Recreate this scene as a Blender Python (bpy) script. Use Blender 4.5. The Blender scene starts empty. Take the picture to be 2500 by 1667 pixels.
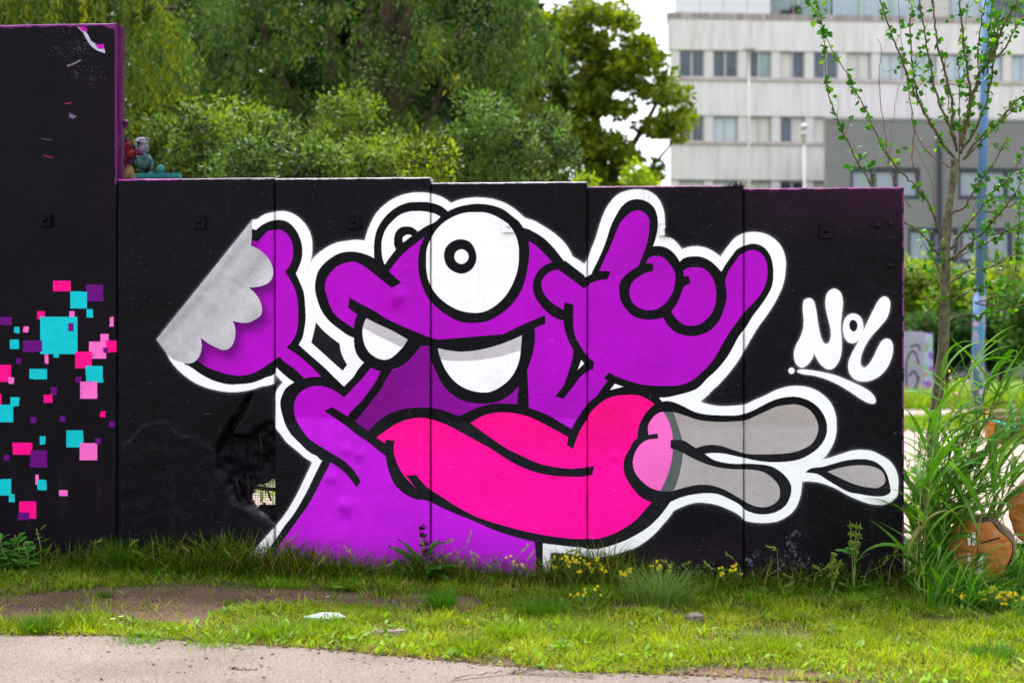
import bpy, bmesh, math, random
import numpy as np
from mathutils import Vector, Matrix
random.seed(7)
RS = np.random.RandomState(11)
SC = bpy.context.scene
COL = SC.collection

# ------------------------------------------------------------------ camera
YAW = math.radians(4.4); DIST = 9.14; EYE = 1.5
FP = 50/36*2500                      # focal length in photo pixels
CAM = np.array([DIST*math.sin(YAW), -DIST*math.cos(YAW), EYE])
FW = np.array([-math.sin(YAW), math.cos(YAW), 0.0])
RT = np.array([math.cos(YAW), math.sin(YAW), 0.0])
cd = bpy.data.cameras.new('camera'); cam = bpy.data.objects.new('camera', cd); COL.objects.link(cam)
cam.location = CAM; cam.rotation_euler = (math.pi/2, 0, YAW)
cd.lens = 50; cd.sensor_width = 36; cd.clip_start = 0.1; cd.clip_end = 2000
cd.dof.use_dof = True; cd.dof.focus_distance = 8.8; cd.dof.aperture_fstop = 1.8
SC.camera = cam

# ------------------------------------------------------------------ light
SUN_EL, SUN_AZ = math.radians(63), math.radians(192)      # azimuth measured from -y (camera side) towards +x: high behind the wall
w = bpy.data.worlds.new('World'); SC.world = w; w.use_nodes = True
nt = w.node_tree; nt.nodes.clear()
out = nt.nodes.new('ShaderNodeOutputWorld'); bg = nt.nodes.new('ShaderNodeBackground')
sky = nt.nodes.new('ShaderNodeTexSky'); sky.sky_type = 'NISHITA'; sky.sun_disc = False
sky.sun_elevation = SUN_EL; sky.sun_rotation = math.radians(-12); sky.air_density = 1.0; sky.dust_density = 4.0; sky.ozone_density = 1.0
mixc = nt.nodes.new('ShaderNodeMix'); mixc.data_type = 'RGBA'; mixc.inputs[0].default_value = 0.86
ns = nt.nodes.new('ShaderNodeTexNoise'); ns.inputs['Scale'].default_value = 2.2; ns.inputs['Detail'].default_value = 5
rp = nt.nodes.new('ShaderNodeValToRGB'); rp.color_ramp.elements[0].position = 0.3; rp.color_ramp.elements[1].position = 0.7
rp.color_ramp.elements[0].color = (6.6, 6.8, 7.3, 1); rp.color_ramp.elements[1].color = (8.6, 8.7, 8.9, 1)
nt.links.new(ns.outputs['Fac'], rp.inputs['Fac'])
nt.links.new(sky.outputs[0], mixc.inputs[6]); nt.links.new(rp.outputs[0], mixc.inputs[7])
nt.links.new(mixc.outputs[2], bg.inputs[0]); bg.inputs[1].default_value = 0.09
nt.links.new(bg.outputs[0], out.inputs[0])
sd = bpy.data.lights.new('sun', 'SUN'); sun = bpy.data.objects.new('sun', sd); COL.objects.link(sun)
sd.energy = 2.7; sd.angle = math.radians(16); sd.color = (1.0, 0.96, 0.9)
sdir = Vector((math.cos(SUN_EL)*math.sin(SUN_AZ), -math.cos(SUN_EL)*math.cos(SUN_AZ), math.sin(SUN_EL)))
sun.rotation_euler = sdir.to_track_quat('Z', 'Y').to_euler()
SC.view_settings.view_transform = 'Standard'; SC.view_settings.look = 'None'
SC.view_settings.exposure = 1.72; SC.view_settings.gamma = 1.0; SC.view_settings.use_curve_mapping = False
SC.cycles.use_denoising = True
SC.cycles.max_bounces = 6; SC.cycles.diffuse_bounces = 3; SC.cycles.glossy_bounces = 2; SC.cycles.transmission_bounces = 4
SC.cycles.transparent_max_bounces = 4

# ------------------------------------------------------------------ measuring helpers
def P(px, py, d):
    """world point seen at photo pixel (px, py), d metres in front of the camera"""
    return CAM + FW*d + RT*((px-1250)/FP*d) + np.array([0, 0, (833.5-py)/FP*d])
def zg(x, y):
    x = np.asarray(x, float); y = np.asarray(y, float)
    s = np.clip((3.0-y)/2.5, 0, 1)
    return (-0.035 - 0.016*np.clip(x, -5, 5))*s - 0.035*(1-s)
def GP(px, py):
    """point of the ground seen at photo pixel"""
    r = FW + RT*((px-1250)/FP) + np.array([0, 0, (833.5-py)/FP])
    t = EYE/-r[2]
    for _ in range(6):
        q = CAM + r*t; t = (EYE-float(zg(q[0], q[1])))/-r[2]
    return CAM + r*t
def at_depth(x_px, d):
    q = P(x_px, 833, d); return q[0], q[1], float(zg(q[0], q[1]))

# ------------------------------------------------------------------ object helpers
def tag(o, label=None, cat=None, group=None, kind=None):
    if label: o['label'] = label
    if cat: o['category'] = cat
    if group: o['group'] = group
    if kind: o['kind'] = kind
    return o
def empty(name, loc=(0, 0, 0), label=None, cat=None, group=None, rz=0, kind=None):
    o = bpy.data.objects.new(name, None); COL.objects.link(o); o.location = loc; o.rotation_euler = (0, 0, rz)
    o.empty_display_size = 0.1
    return tag(o, label, cat, group, kind)
def link(name, me, parent=None, loc=None, rot=None, scale=None):
    o = bpy.data.objects.new(name, me); COL.objects.link(o)
    if parent is not None: o.parent = parent
    if loc is not None: o.location = loc
    if rot is not None: o.rotation_euler = rot
    if scale is not None: o.scale = scale
    return o
def mesh_np(name, V, F, mat=None, col=None, smooth=False, mids=None, uv=None):
    """F: list of (m,k) int arrays"""
    V = np.asarray(V, np.float32)
    if isinstance(F, np.ndarray): F = [F]
    F = [np.asarray(f, np.int32) for f in F if len(f)]
    me = bpy.data.meshes.new(name)
    me.vertices.add(len(V)); me.vertices.foreach_set('co', V.ravel())
    nl = sum(f.size for f in F); npoly = sum(len(f) for f in F)
    me.loops.add(nl); me.loops.foreach_set('vertex_index', np.concatenate([f.ravel() for f in F]))
    me.polygons.add(npoly)
    ls = []; lt = []; s = 0
    for f in F:
        k = f.shape[1]; ls.append(s + np.arange(len(f))*k); lt.append(np.full(len(f), k)); s += f.size
    me.polygons.foreach_set('loop_start', np.concatenate(ls).astype(np.int32))
    me.polygons.foreach_set('loop_total', np.concatenate(lt).astype(np.int32))
    if mids is not None: me.polygons.foreach_set('material_index', np.asarray(mids, np.int32))
    if smooth: me.polygons.foreach_set('use_smooth', np.ones(npoly, bool))
    for m in (mat if isinstance(mat, (list, tuple)) else [mat]):
        if m: me.materials.append(m)
    if col is not None:
        a = me.color_attributes.new('Col', 'FLOAT_COLOR', 'POINT')
        c = np.ones((len(V), 4), np.float32); c[:, :3] = col
        a.data.foreach_set('color', c.ravel())
    if uv is not None:
        l = me.uv_layers.new(name='UVMap'); idx = np.concatenate([f.ravel() for f in F])
        l.data.foreach_set('uv', np.asarray(uv, np.float32)[idx].ravel())
    me.update(calc_edges=True); me.validate(clean_customdata=False)
    return me
class MB:
    """collects simple solids into one mesh"""
    def __init__(s): s.v = []; s.f = []; s.n = 0
    def add(s, V, F):
        s.v.append(np.asarray(V, float)); s.f += [tuple(i+s.n for i in f) for f in F]; s.n += len(V)
    def box(s, c, h, rot=None, bev=0.0):
        c = np.array(c, float); h = np.array(h, float)
        if bev <= 0:
            V = np.array([[x, y, z] for x in (-1, 1) for y in (-1, 1) for z in (-1, 1)], float)*h
            F = [(0, 1, 3, 2), (4, 6, 7, 5), (0, 4, 5, 1), (2, 3, 7, 6), (0, 2, 6, 4), (1, 5, 7, 3)]
        else:
            bm = bmesh.new(); bmesh.ops.create_cube(bm, size=2)
            for q in bm.verts: q.co = Vector(q.co)*Vector(h)if False else Vector((q.co.x*h[0], q.co.y*h[1], q.co.z*h[2]))
            bmesh.ops.bevel(bm, geom=bm.edges[:], offset=bev, segments=2, affect='EDGES')
            bm.verts.index_update(); V = np.array([q.co[:] for q in bm.verts]); F = [tuple(q.index for q in f.verts) for f in bm.faces]; bm.free()
        if rot is not None: V = V @ np.array(rot).T
        s.add(V+c, F); return s
    def tube(s, pts, r, n=6, cap=True):
        pts = np.asarray(pts, float); r = np.broadcast_to(np.asarray(r, float), (len(pts),))
        V = []; up = np.array([0.13, 0.31, 0.94])
        for i, p in enumerate(pts):
            t = pts[min(i+1, len(pts)-1)]-pts[max(i-1, 0)]; t = t/(np.linalg.norm(t)+1e-9)
            a = np.cross(t, up)
            if np.linalg.norm(a) < 0.2: a = np.cross(t, [1, 0, 0])
            a /= np.linalg.norm(a); b = np.cross(t, a)
            for k in range(n):
                th = 2*math.pi*k/n; V.append(p + r[i]*(a*math.cos(th)+b*math.sin(th)))
        F = []
        for i in range(len(pts)-1):
            for k in range(n):
                k2 = (k+1) % n; F.append((i*n+k, i*n+k2, (i+1)*n+k2, (i+1)*n+k))
        if cap: F.append(tuple(range(n-1, -1, -1))); F.append(tuple((len(pts)-1)*n+k for k in range(n)))
        s.add(V, F); return s
    def ball(s, c, r, n=8, m=6, sc=(1, 1, 1), rough=0):
        V = []; F = []
        for j in range(1, m):
            for k in range(n):
                a = math.pi*j/m; b = 2*math.pi*k/n
                q = 1+rough*(random.random()-.5)
                V.append([c[0]+r*q*sc[0]*math.sin(a)*math.cos(b), c[1]+r*q*sc[1]*math.sin(a)*math.sin(b), c[2]+r*q*sc[2]*math.cos(a)])
        t = len(V); V += [[c[0], c[1], c[2]+r*sc[2]], [c[0], c[1], c[2]-r*sc[2]]]
        for j in range(m-2):
            for k in range(n):
                k2 = (k+1) % n; F.append((j*n+k, (j+1)*n+k, (j+1)*n+k2, j*n+k2))
        for k in range(n):
            k2 = (k+1) % n; F.append((t, k, k2)); F.append((t+1, (m-2)*n+k2, (m-2)*n+k))
        s.add(V, F); return s
    def mesh(s, name, mat, smooth=False):
        me = bpy.data.meshes.new(name); me.from_pydata(np.concatenate(s.v).tolist(), [], s.f)
        if smooth: me.polygons.foreach_set('use_smooth', [True]*len(me.polygons))
        if mat: me.materials.append(mat)
        me.update(); return me
    def obj(s, name, mat, parent=None, smooth=False, origin=None):
        if origin is not None and parent is not None:
            pass
        return link(name, s.mesh(name, mat, smooth), parent)
def bend(pts, n=6):
    """smooth curve through points"""
    pts = np.asarray(pts, float)
    if len(pts) < 3: return pts
    o = []
    for i in range(len(pts)-1):
        p0 = pts[max(i-1, 0)]; p1 = pts[i]; p2 = pts[i+1]; p3 = pts[min(i+2, len(pts)-1)]
        for k in range(n):
            t = k/n
            o.append(0.5*((2*p1)+(-p0+p2)*t+(2*p0-5*p1+4*p2-p3)*t*t+(-p0+3*p1-3*p2+p3)*t**3))
    o.append(pts[-1]); return np.array(o)
def vnoise(x, y, seed=0, sc=1.0, oct=4):
    """value noise of arrays, about -0.5..0.5"""
    x = np.asarray(x, float)*sc; y = np.asarray(y, float)*sc; r = np.zeros(np.broadcast(x, y).shape); amp = .5
    for o in range(oct):
        xi = np.floor(x).astype(np.int64); yi = np.floor(y).astype(np.int64); fx = x-xi; fy = y-yi
        fx = fx*fx*(3-2*fx); fy = fy*fy*(3-2*fy)
        def h(a, b):
            n = (a*374761393+b*668265263+(seed+o*17)*1274126177) & 0xffffffff
            n = ((n ^ (n >> 13))*1274126177) & 0xffffffff
            return ((n ^ (n >> 16)) & 0xffff)/65535.0-.5
        r += amp*((h(xi, yi)*(1-fx)+h(xi+1, yi)*fx)*(1-fy)+(h(xi, yi+1)*(1-fx)+h(xi+1, yi+1)*fx)*fy)*2
        x = x*2.03+5.1; y = y*2.03+9.7; amp *= .5
    return r*.5

# ------------------------------------------------------------------ materials
def mat(name, base=(.5, .5, .5), rough=.6, spec=.3, metal=0, var=None, vscale=8, vcol=None, bump=0, bscale=60, stretch=None, detail=5, alpha=None):
    m = bpy.data.materials.new(name); m.use_nodes = True; t = m.node_tree; b = t.nodes['Principled BSDF']
    b.inputs['Base Color'].default_value = (*base, 1); b.inputs['Roughness'].default_value = rough
    b.inputs['Specular IOR Level'].default_value = spec; b.inputs['Metallic'].default_value = metal
    tc = t.nodes.new('ShaderNodeTexCoord'); src = tc.outputs['Object']
    if stretch:
        mp = t.nodes.new('ShaderNodeMapping'); mp.inputs['Scale'].default_value = stretch; t.links.new(src, mp.inputs[0]); src = mp.outputs[0]
    if vcol is not None:
        n = t.nodes.new('ShaderNodeTexNoise'); n.inputs['Scale'].default_value = vscale; n.inputs['Detail'].default_value = detail
        t.links.new(src, n.inputs[0])
        r = t.nodes.new('ShaderNodeValToRGB'); e = r.color_ramp.elements
        cols = [base]+list(vcol); e[0].position = .32; e[1].position = .68
        e[0].color = (*cols[0], 1); e[1].color = (*cols[-1], 1)
        for i in range(1, len(cols)-1):
            q = e.new(.32+.36*i/(len(cols)-1)); q.color = (*cols[i], 1)
        t.links.new(n.outputs['Fac'], r.inputs[0]); t.links.new(r.outputs[0], b.inputs['Base Color'])
    if bump:
        n2 = t.nodes.new('ShaderNodeTexNoise'); n2.inputs['Scale'].default_value = bscale; n2.inputs['Detail'].default_value = 6
        t.links.new(tc.outputs['Object'], n2.inputs[0])
        bp = t.nodes.new('ShaderNodeBump'); bp.inputs['Strength'].default_value = 1.0; bp.inputs['Distance'].default_value = bump
        t.links.new(n2.outputs['Fac'], bp.inputs['Height']); t.links.new(bp.outputs[0], b.inputs['Normal'])
    return m
def foliage_mat(name, trans=.35, rough=.5, spec=.25):
    m = bpy.data.materials.new(name); m.use_nodes = True; t = m.node_tree; b = t.nodes['Principled BSDF']
    a = t.nodes.new('ShaderNodeAttribute'); a.attribute_name = 'Col'
    b.inputs['Roughness'].default_value = rough; b.inputs['Specular IOR Level'].default_value = spec
    tr = t.nodes.new('ShaderNodeBsdfTranslucent'); mx = t.nodes.new('ShaderNodeMixShader'); mx.inputs[0].default_value = trans
    hs = t.nodes.new('ShaderNodeHueSaturation'); hs.inputs['Saturation'].default_value = 1.15; hs.inputs['Value'].default_value = 1.5
    t.links.new(a.outputs['Color'], b.inputs['Base Color']); t.links.new(a.outputs['Color'], hs.inputs['Color'])
    t.links.new(hs.outputs[0], tr.inputs['Color'])
    t.links.new(b.outputs[0], mx.inputs[1]); t.links.new(tr.outputs[0], mx.inputs[2])
    t.links.new(mx.outputs[0], t.nodes['Material Output'].inputs['Surface'])
    return m
LEAF = foliage_mat('leaf', .35, .5, .12); GRASS = foliage_mat('grass_blade', .4, .55, .07)

# ------------------------------------------------------------------ the painted wall: artwork outlines in millimetres on the wall face
MURAL = """
w W1 -1696,2294! -1670,2295 -1623,2324 -1554,2342 -1497,2348 -1439,2335 -1382,2300 -1330,2238 -1304,2170 -1300,2102 -1310,2028 -1324,1983 -1343,1939! -1313,2009 -1290,2045 -1238,2090 -1181,2124 -1118,2146 -1065,2153 -1008,2158 -957,2152! -943,2202 -911,2280 -866,2348 -792,2409 -724,2442 -650,2459 -582,2461 -531,2456 -474,2440 -429,2418 -395,2392! -339,2414 -271,2425 -226,2427 -158,2422 -80,2404 -1,2364 55,2319 83,2293! 150,2271 188,2248 255,2206 316,2155 355,2110 378,2071 389,2044! 428,2022 462,1996! 484,2026 511,2098 534,2154 556,2226 578,2293 606,2354 645,2409 689,2445 745,2464 811,2470 878,2458 927,2421 960,2368 974,2313 977,2251 974,2168! 1010,2161 1043,2140 1071,2107 1086,2086! 1120,2100 1175,2106 1230,2098 1285,2072 1330,2038! 1351,2072 1384,2116 1417,2155 1435,2168 1478,2187 1544,2194 1616,2180 1675,2143 1717,2090 1737,2024 1738,1951 1727,1878 1701,1805 1655,1719 1616,1660 1563,1587 1524,1521 1485,1454 1439,1375 1379,1295 1313,1222 1286,1197 1242,1152 1201,1118! 1248,1103 1314,1091 1385,1091 1440,1095 1489,1103 1533,1126 1604,1156 1669,1190 1724,1209 1778,1219 1844,1218 1904,1204 1963,1171 2018,1116 2045,1056 2056,990 2054,929 2039,863 2007,803 1966,754! 2028,772 2093,795 2158,814 2213,818 2277,810 2331,785 2385,750 2423,695 2439,635 2438,580 2433,535 2407,502 2368,479 2310,472 2252,481 2187,504 2116,536 2056,570 1971,603 1906,615 1841,615! 1834,542 1815,476 1782,423 1736,386 1684,362 1618,352 1546,353 1494,362! 1474,367! 1467,380 1435,406 1362,442 1303,463 1237,474 1178,476 1105,456 1032,422! 1006,382 966,335 906,268 847,221 787,183 730,163 647,137 580,124 508,120 475,125! 425,134 347,144 246,148! 246,-97! 197,-98! -1704,-123! -1808,-68! -1767,1! -1738,58 -1704,110 -1617,218 -1554,287 -1473,390 -1427,464 -1381,549 -1341,634 -1301,717! -1358,753 -1404,793 -1473,849 -1508,895 -1546,940! -1548,986 -1547,1042 -1547,1099 -1546,1156 -1525,1201 -1494,1235! -1543,1283! -1546,1229! -1589,1215 -1635,1207 -1698,1187 -1785,1172 -1866,1171 -1930,1180 -2017,1203 -2086,1234 -2162,1288 -2232,1359 -2279,1439 -2337,1513!
k K1 -1698,2232! -1672,2226! -1629,2260 -1566,2286 -1520,2290 -1468,2278 -1416,2233 -1382,2170 -1367,2108 -1370,2040 -1387,1989 -1409,1941! -1382,1882 -1359,1825 -1350,1763 -1346,1689 -1344,1660 -1353,1581 -1364,1530 -1390,1479! -1307,1405 -1210,1321 -1152,1264 -1092,1207! -1065,1235 -1031,1270 -1003,1315 -961,1364! -997,1400 -1017,1439 -1027,1524! -1065,1540 -1124,1581 -1175,1620 -1221,1671 -1250,1722 -1261,1751 -1276,1802 -1283,1847 -1276,1909 -1261,1955 -1227,2000 -1181,2039 -1124,2070 -1065,2081 -1014,2079 -957,2066 -894,2038! -895,2122 -883,2201 -854,2263 -809,2319 -752,2364 -678,2394 -599,2400 -536,2396 -474,2379 -440,2359 -415,2338! -356,2364 -271,2382 -215,2385 -136,2376 -57,2348 10,2297 44,2269 72,2229! 111,2218 132,2207 205,2161 272,2094 316,2038 344,2004! 383,1982 428,1948 461,1909! 481,1915! 511,1931! 517,1948 545,2004 578,2076 606,2148 634,2237 667,2304 706,2364 750,2397 800,2407 850,2397 900,2363 925,2313 933,2252 927,2191 902,2106! 944,2108 999,2090 1043,2051 1072,2006! 1098,2029 1153,2041 1208,2037 1263,2012 1302,1978 1334,1942! 1362,1989 1406,2050 1435,2085 1491,2111 1537,2119 1583,2107 1622,2074 1648,2024 1660,1945 1652,1852 1616,1779 1576,1720 1530,1660 1491,1594 1445,1534 1406,1461 1366,1395 1307,1322 1248,1268 1182,1202 1131,1180 1049,1158 999,1146 939,1142! 960,1117! 999,1120 1043,1110 1098,1086 1164,1053 1241,1036 1324,1031 1435,1032 1473,1040 1506,1051 1560,1076 1626,1112 1680,1134 1740,1148 1806,1150 1871,1132 1925,1099 1963,1056 1988,1006 1996,962 1990,907 1969,863 1931,819 1876,780 1811,752 1724,739 1642,737 1560,745 1489,760 1423,774 1358,788 1286,793 1229,787! 1286,748 1358,730 1423,724 1489,725 1560,723 1642,711 1702,679 1746,636 1770,594 1774,562 1762,509 1736,462 1684,425 1625,408 1566,407 1513,420 1474,440! 1448,466 1382,502 1316,530 1250,537 1184,532 1118,520 1065,503 1012,479! 986,442 939,382 867,314 787,263 703,221 619,192 547,175 480,173! 452,182! 369,188 285,197 197,207! 197,-98! -1761,-124! -1686,36! -1634,93 -1565,179 -1485,299 -1427,373 -1387,436 -1330,538 -1272,658 -1226,746! -1301,771 -1341,799 -1381,838 -1439,896 -1474,952 -1497,1020 -1508,1065 -1511,1111 -1497,1156 -1474,1196 -1419,1235! -1474,1275 -1537,1332! -1546,1298! -1566,1280 -1600,1269 -1641,1252 -1698,1232 -1774,1223 -1843,1220 -1901,1229 -1970,1251 -2046,1291 -2104,1331 -2150,1353!
g GAP -1276,1623! -1233,1575 -1181,1530 -1121,1485! -1109,1422 -1072,1349! -1101,1310! -1307,1493! -1290,1558
v EAR -1707,2161! -1664,2149! -1629,2183 -1595,2217 -1548,2225 -1508,2225 -1468,2199 -1439,2154 -1427,2103 -1431,2040 -1451,1989 -1481,1955! -1445,1899 -1416,1842 -1399,1768 -1393,1700 -1393,1666 -1399,1581 -1422,1519 -1471,1459! -1410,1422 -1353,1377 -1290,1321 -1238,1270! -1296,1270 -1356,1261! -1410,1315 -1485,1368! -1520,1402! -1548,1383! -1589,1354! -1641,1320 -1698,1292 -1774,1277 -1843,1283 -1912,1300 -1982,1325 -2057,1371! -2133,1496! -1727,2013!
v BODY -1065,2013 -1020,2015 -980,1999 -923,1959 -837,1891 -780,1846! -718,1879! -798,1953! -752,2015 -695,2076 -639,2121 -565,2177! -215,2287! 106,2145! 150,2117 206,2066 257,2010! 300,1960! 459,1842! 472,1845! 489,1859 523,1881 612,1897! 634,1948! 559,1951! 595,2031 634,2114 667,2198 695,2259 734,2303 772,2328 811,2336 850,2319 875,2285 880,2235 875,2180 855,2097 808,1980! 756,1947 717,1914 689,1864 688,1808 700,1753 734,1702 783,1658 844,1641 911,1641 966,1652! 994,1607 1032,1568 1087,1543 1148,1534 1214,1546 1274,1579 1324,1640 1354,1717 1368,1779 1365,1834 1357,1887! 1379,1946 1419,2005 1452,2048 1491,2071 1537,2079 1576,2064 1609,2024 1624,1958 1619,1892 1596,1826 1550,1759 1498,1706 1445,1640 1392,1567 1346,1494 1307,1421 1261,1355 1208,1301 1142,1248 1063,1221 983,1216 917,1218 828,1226 745,1249 689,1268 623,1301! 589,1265! 614,1251! 578,1201 545,1151! 495,1111 467,1078 422,1011 383,941! 145,218! 152,153 152,-98! -1704,-123! -1551,134! -1502,197 -1416,317 -1330,436 -1272,539 -1232,618 -1198,681 -1183,716! -1183,780! -1238,805 -1290,844 -1336,885 -1382,947 -1410,998 -1422,1060 -1413,1122 -1382,1168 -1324,1202 -1267,1213 -1210,1205 -1152,1180 -1092,1140! -1065,1163 -1020,1214 -980,1253 -917,1332! -980,1496! -1028,1583! -1065,1609 -1107,1637 -1152,1677 -1181,1722 -1201,1785 -1217,1841 -1210,1898 -1175,1954 -1124,1994
k ARML -1358,844! -1289,844! -1186,783 -1100,732 -1043,682 -1003,631 -983,592! -1009,555! -1049,608 -1100,664 -1181,716! -1244,731!
d MOUTHIN -780,1313! -724,1333 -656,1383 -616,1434 -587,1479! -536,1479! -519,1372! -215,1216! 44,1216! 33,1096! -46,1101 -130,1098 -215,1078 -282,1047 -344,1019! -412,1044 -469,1063 -536,1074 -610,1074 -695,1065 -780,1040 -849,1000 -934,921! -1020,982!
k NECKL -852,1307! -877,1254 -923,1186 -980,1112 -1065,1016 -1065,988! -1020,982! -963,1050 -900,1129 -849,1197 -815,1259 -778,1315! -820,1361!
k MOUTHL -1057,1785! -980,1742 -906,1705 -826,1654 -769,1625 -667,1580 -553,1535 -497,1516 -412,1504 -327,1499 -243,1502 -158,1516 -74,1541 10,1580 94,1619 167,1650 212,1669! 215,1616! 173,1597 66,1546 -18,1513 -102,1479 -215,1446 -327,1435 -412,1441 -481,1458 -536,1473 -610,1473 -678,1512 -780,1570 -866,1611 -946,1650 -1008,1679 -1065,1720!
k TOOTH1K -1003,1682! -1020,1637 -1028,1575 -1026,1507 -1014,1439 -991,1394 -951,1355 -917,1332 -852,1309 -792,1315 -724,1338 -667,1378 -627,1423 -587,1479! -667,1535!
w TOOTH1W -946,1651! -963,1614 -971,1558 -963,1496 -940,1445 -900,1406 -837,1382 -792,1389 -746,1423 -707,1465 -675,1513! -780,1572 -866,1611
s TOOTH1G -946,1651! -963,1614 -968,1589! -866,1535 -780,1493 -718,1462! -695,1485 -675,1513! -780,1572 -866,1611
k TOOTH2K -536,1507! -531,1384! -497,1316 -463,1243 -412,1181 -344,1131 -260,1106 -170,1101 -91,1115 -18,1155 44,1216! 100,1323! 134,1429 148,1524 145,1585! 10,1552!
w TOOTH2W -481,1458! -471,1417 -452,1361 -423,1305 -372,1243 -299,1196 -215,1174 -147,1175 -80,1205 -18,1255 27,1323 50,1395 58,1468 64,1540! -18,1504 -102,1474 -215,1446 -327,1435 -412,1443
s TOOTH2G -481,1458! -474,1423 -460,1384! -384,1375 -271,1375 -158,1389 -46,1412 55,1443! 61,1496 64,1540! -18,1504 -102,1474 -215,1446 -327,1435 -412,1443
k LIP -934,921! -849,1000 -780,1040 -695,1065 -610,1074 -536,1074 -469,1063 -412,1044 -344,1019! -282,1047 -215,1078 -130,1098 -46,1101 33,1096! 44,1227! 97,1317! 103,1216 108,1074! 188,1046 244,1021 328,971 383,941! 369,463! 145,216! 33,242 -107,285 -248,345 -389,400 -474,438 -530,466 -560,477 -617,482 -673,504 -730,543 -770,593 -798,661 -821,762! -874,802 -931,847 -1008,898 -1065,943 -1152,1004 -1221,1049! -1170,1075! -1118,1044 -1065,1012 -1020,982 -934,921!
m PINK -880,878! -817,926 -743,972 -675,997 -602,1009 -534,1001 -449,973 -364,940! -268,974! -195,1019 -127,1039 -54,1045 30,1037 114,1015 198,976 282,932 363,887! 352,840! 391,811! 405,853! 433,922 478,1000 495,1033 534,1078 589,1123 645,1148 734,1160 817,1154 872,1129 913,1101! 872,1063 833,1007 808,940 803,885! 778,862 752,811 725,766 715,710 725,644 752,594 787,547 827,507 893,475! 840,414 787,357 703,299 619,259 536,238 480,236! 369,239 229,255 89,281 -79,324 -220,368 -361,439 -474,511 -530,545 -579,590 -619,638! -687,637! -624,556! -675,606 -715,657 -749,724 -766,786 -766,825 -760,859! -817,866! -823,842!
k SWIRL -449,976! -364,934 -251,873 -138,812 -54,757 58,696 170,657 282,639 395,634 452,636 514,648! 528,704! 452,692 369,686 285,694 201,710 117,740 33,779 -23,806 -96,851 -167,902 -268,974! -336,1007!
k THUMB 255,2008! 188,1972 154,1927 135,1866 143,1798 177,1742 233,1681 288,1647 330,1635! 336,1591 355,1524 378,1474 394,1446! 386,1384 367,1317 344,1250 330,1214! 277,1150! 330,1133! 383,1200 445,1279 489,1312 511,1323! 517,1312! 528,1368! 478,1412 445,1463 406,1535 394,1608 393,1670 394,1736! 339,1751! 330,1703! 244,1759 205,1809 188,1865 199,1904 244,1946 300,1960 355,1937 411,1887 459,1842! 467,1920! 344,2016!
w TRI1 445,1382! 464,1359! 422,1318!
w TRI2 659,1231! 714,1211! 628,1190!
v RING1 858,1999! 878,2035 922,2046 966,2035 1010,1990 1038,1946 1044,1896 1027,1818 988,1752 938,1713 883,1698 828,1708 778,1741 756,1786 753,1830 772,1880 811,1913 855,1938 902,1946! 902,1996!
v RING2 1093,1951! 1126,1968 1170,1973 1219,1965 1263,1929 1291,1873 1302,1807 1296,1735 1280,1690 1241,1640 1203,1612 1153,1600 1098,1607 1060,1635 1032,1668 1016,1690! 1043,1724 1071,1779 1087,1824 1093,1843! 1115,1860 1140,1868! 1126,1918! 1098,1911!
w EYE1 -826,1995! -840,2038 -847,2111 -843,2156 -820,2223 -780,2274 -724,2319 -667,2338 -610,2341 -553,2337 -497,2323 -463,2304! -497,2272 -553,2244 -610,2208! -644,2234 -684,2242 -724,2234 -752,2206 -765,2156 -763,2122 -752,2094! -792,2043
w EYE1H -705,2138! -709,2166 -690,2186 -667,2190 -647,2182!
k EYE2K -565,2177! -593,2110 -607,2037 -604,1952 -582,1862 -542,1778 -469,1704 -384,1648 -327,1625 -243,1620 -170,1628 -102,1658 -18,1721 44,1799 83,1894 103,1989 111,2061 106,2145! 10,2286! -215,2343! -440,2289!
w EYE2W -556,2036 -551,2098 -525,2165 -480,2233 -412,2288 -327,2324 -243,2333 -158,2326 -80,2292 -18,2247 22,2185 41,2118 45,2045 36,1961 5,1872 -46,1788 -113,1726 -186,1690 -243,1684 -327,1696 -412,1735 -497,1811 -536,1879 -553,1952
k IRIS -440,2053 -429,2103 -389,2142 -333,2158 -277,2142 -243,2097 -230,2035 -243,1990 -271,1957 -322,1937 -378,1951 -423,1991
w PUPIL -374,2047 -360,2080 -327,2094 -295,2080 -280,2046 -295,2013 -327,1998 -360,2013
l TIP 873,904! 872,968 894,1007 933,1043 966,1052! 994,1008 1016,952 1027,886 1027,872! 1014,872! 1014,822! 1029,815! 1019,735 992,642 949,548! 886,568 827,614 787,667 774,734 787,790 813,834 853,868 886,878 936,880! 930,915!
b BAND 966,1052! 1021,1053! 1049,997 1071,930 1088,869 1090,796 1079,702 1059,616 1032,550! 992,545 949,548! 992,642 1019,735 1029,815 1027,886 1016,952 994,1008
y BLOB1 1027,1053! 1104,1030 1186,1003 1269,992 1351,990 1407,993 1489,1001 1533,1021 1604,1054 1680,1088 1740,1099 1806,1102 1866,1083 1909,1044 1933,1000 1942,956 1933,907 1904,857 1855,824 1789,801 1713,790 1615,786 1506,787 1467,794 1396,816 1341,835 1275,843 1226,838 1188,827 1171,819! 1131,849 1098,869 1088,872! 1071,930 1049,997
y BLOB2 1092,792! 1158,756 1237,723 1316,701 1415,690 1533,687 1599,673 1651,640 1690,594 1703,548 1694,501 1658,468 1605,451 1546,457 1500,476 1448,506 1382,545 1316,574 1250,589 1197,590 1138,580 1032,550! 1059,616 1082,716
k JOIN 1016,872! 1065,875 1098,869 1131,849 1178,819! 1092,792! 1052,809 1016,822!
k DROPK 1860,672! 1893,697 1969,709 2028,726 2104,748 2186,759 2245,757 2299,741 2342,706 2369,662 2383,612 2389,580 2391,555 2368,535 2330,526 2264,529 2199,539 2134,551 2069,584 2004,623 1939,662
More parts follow.
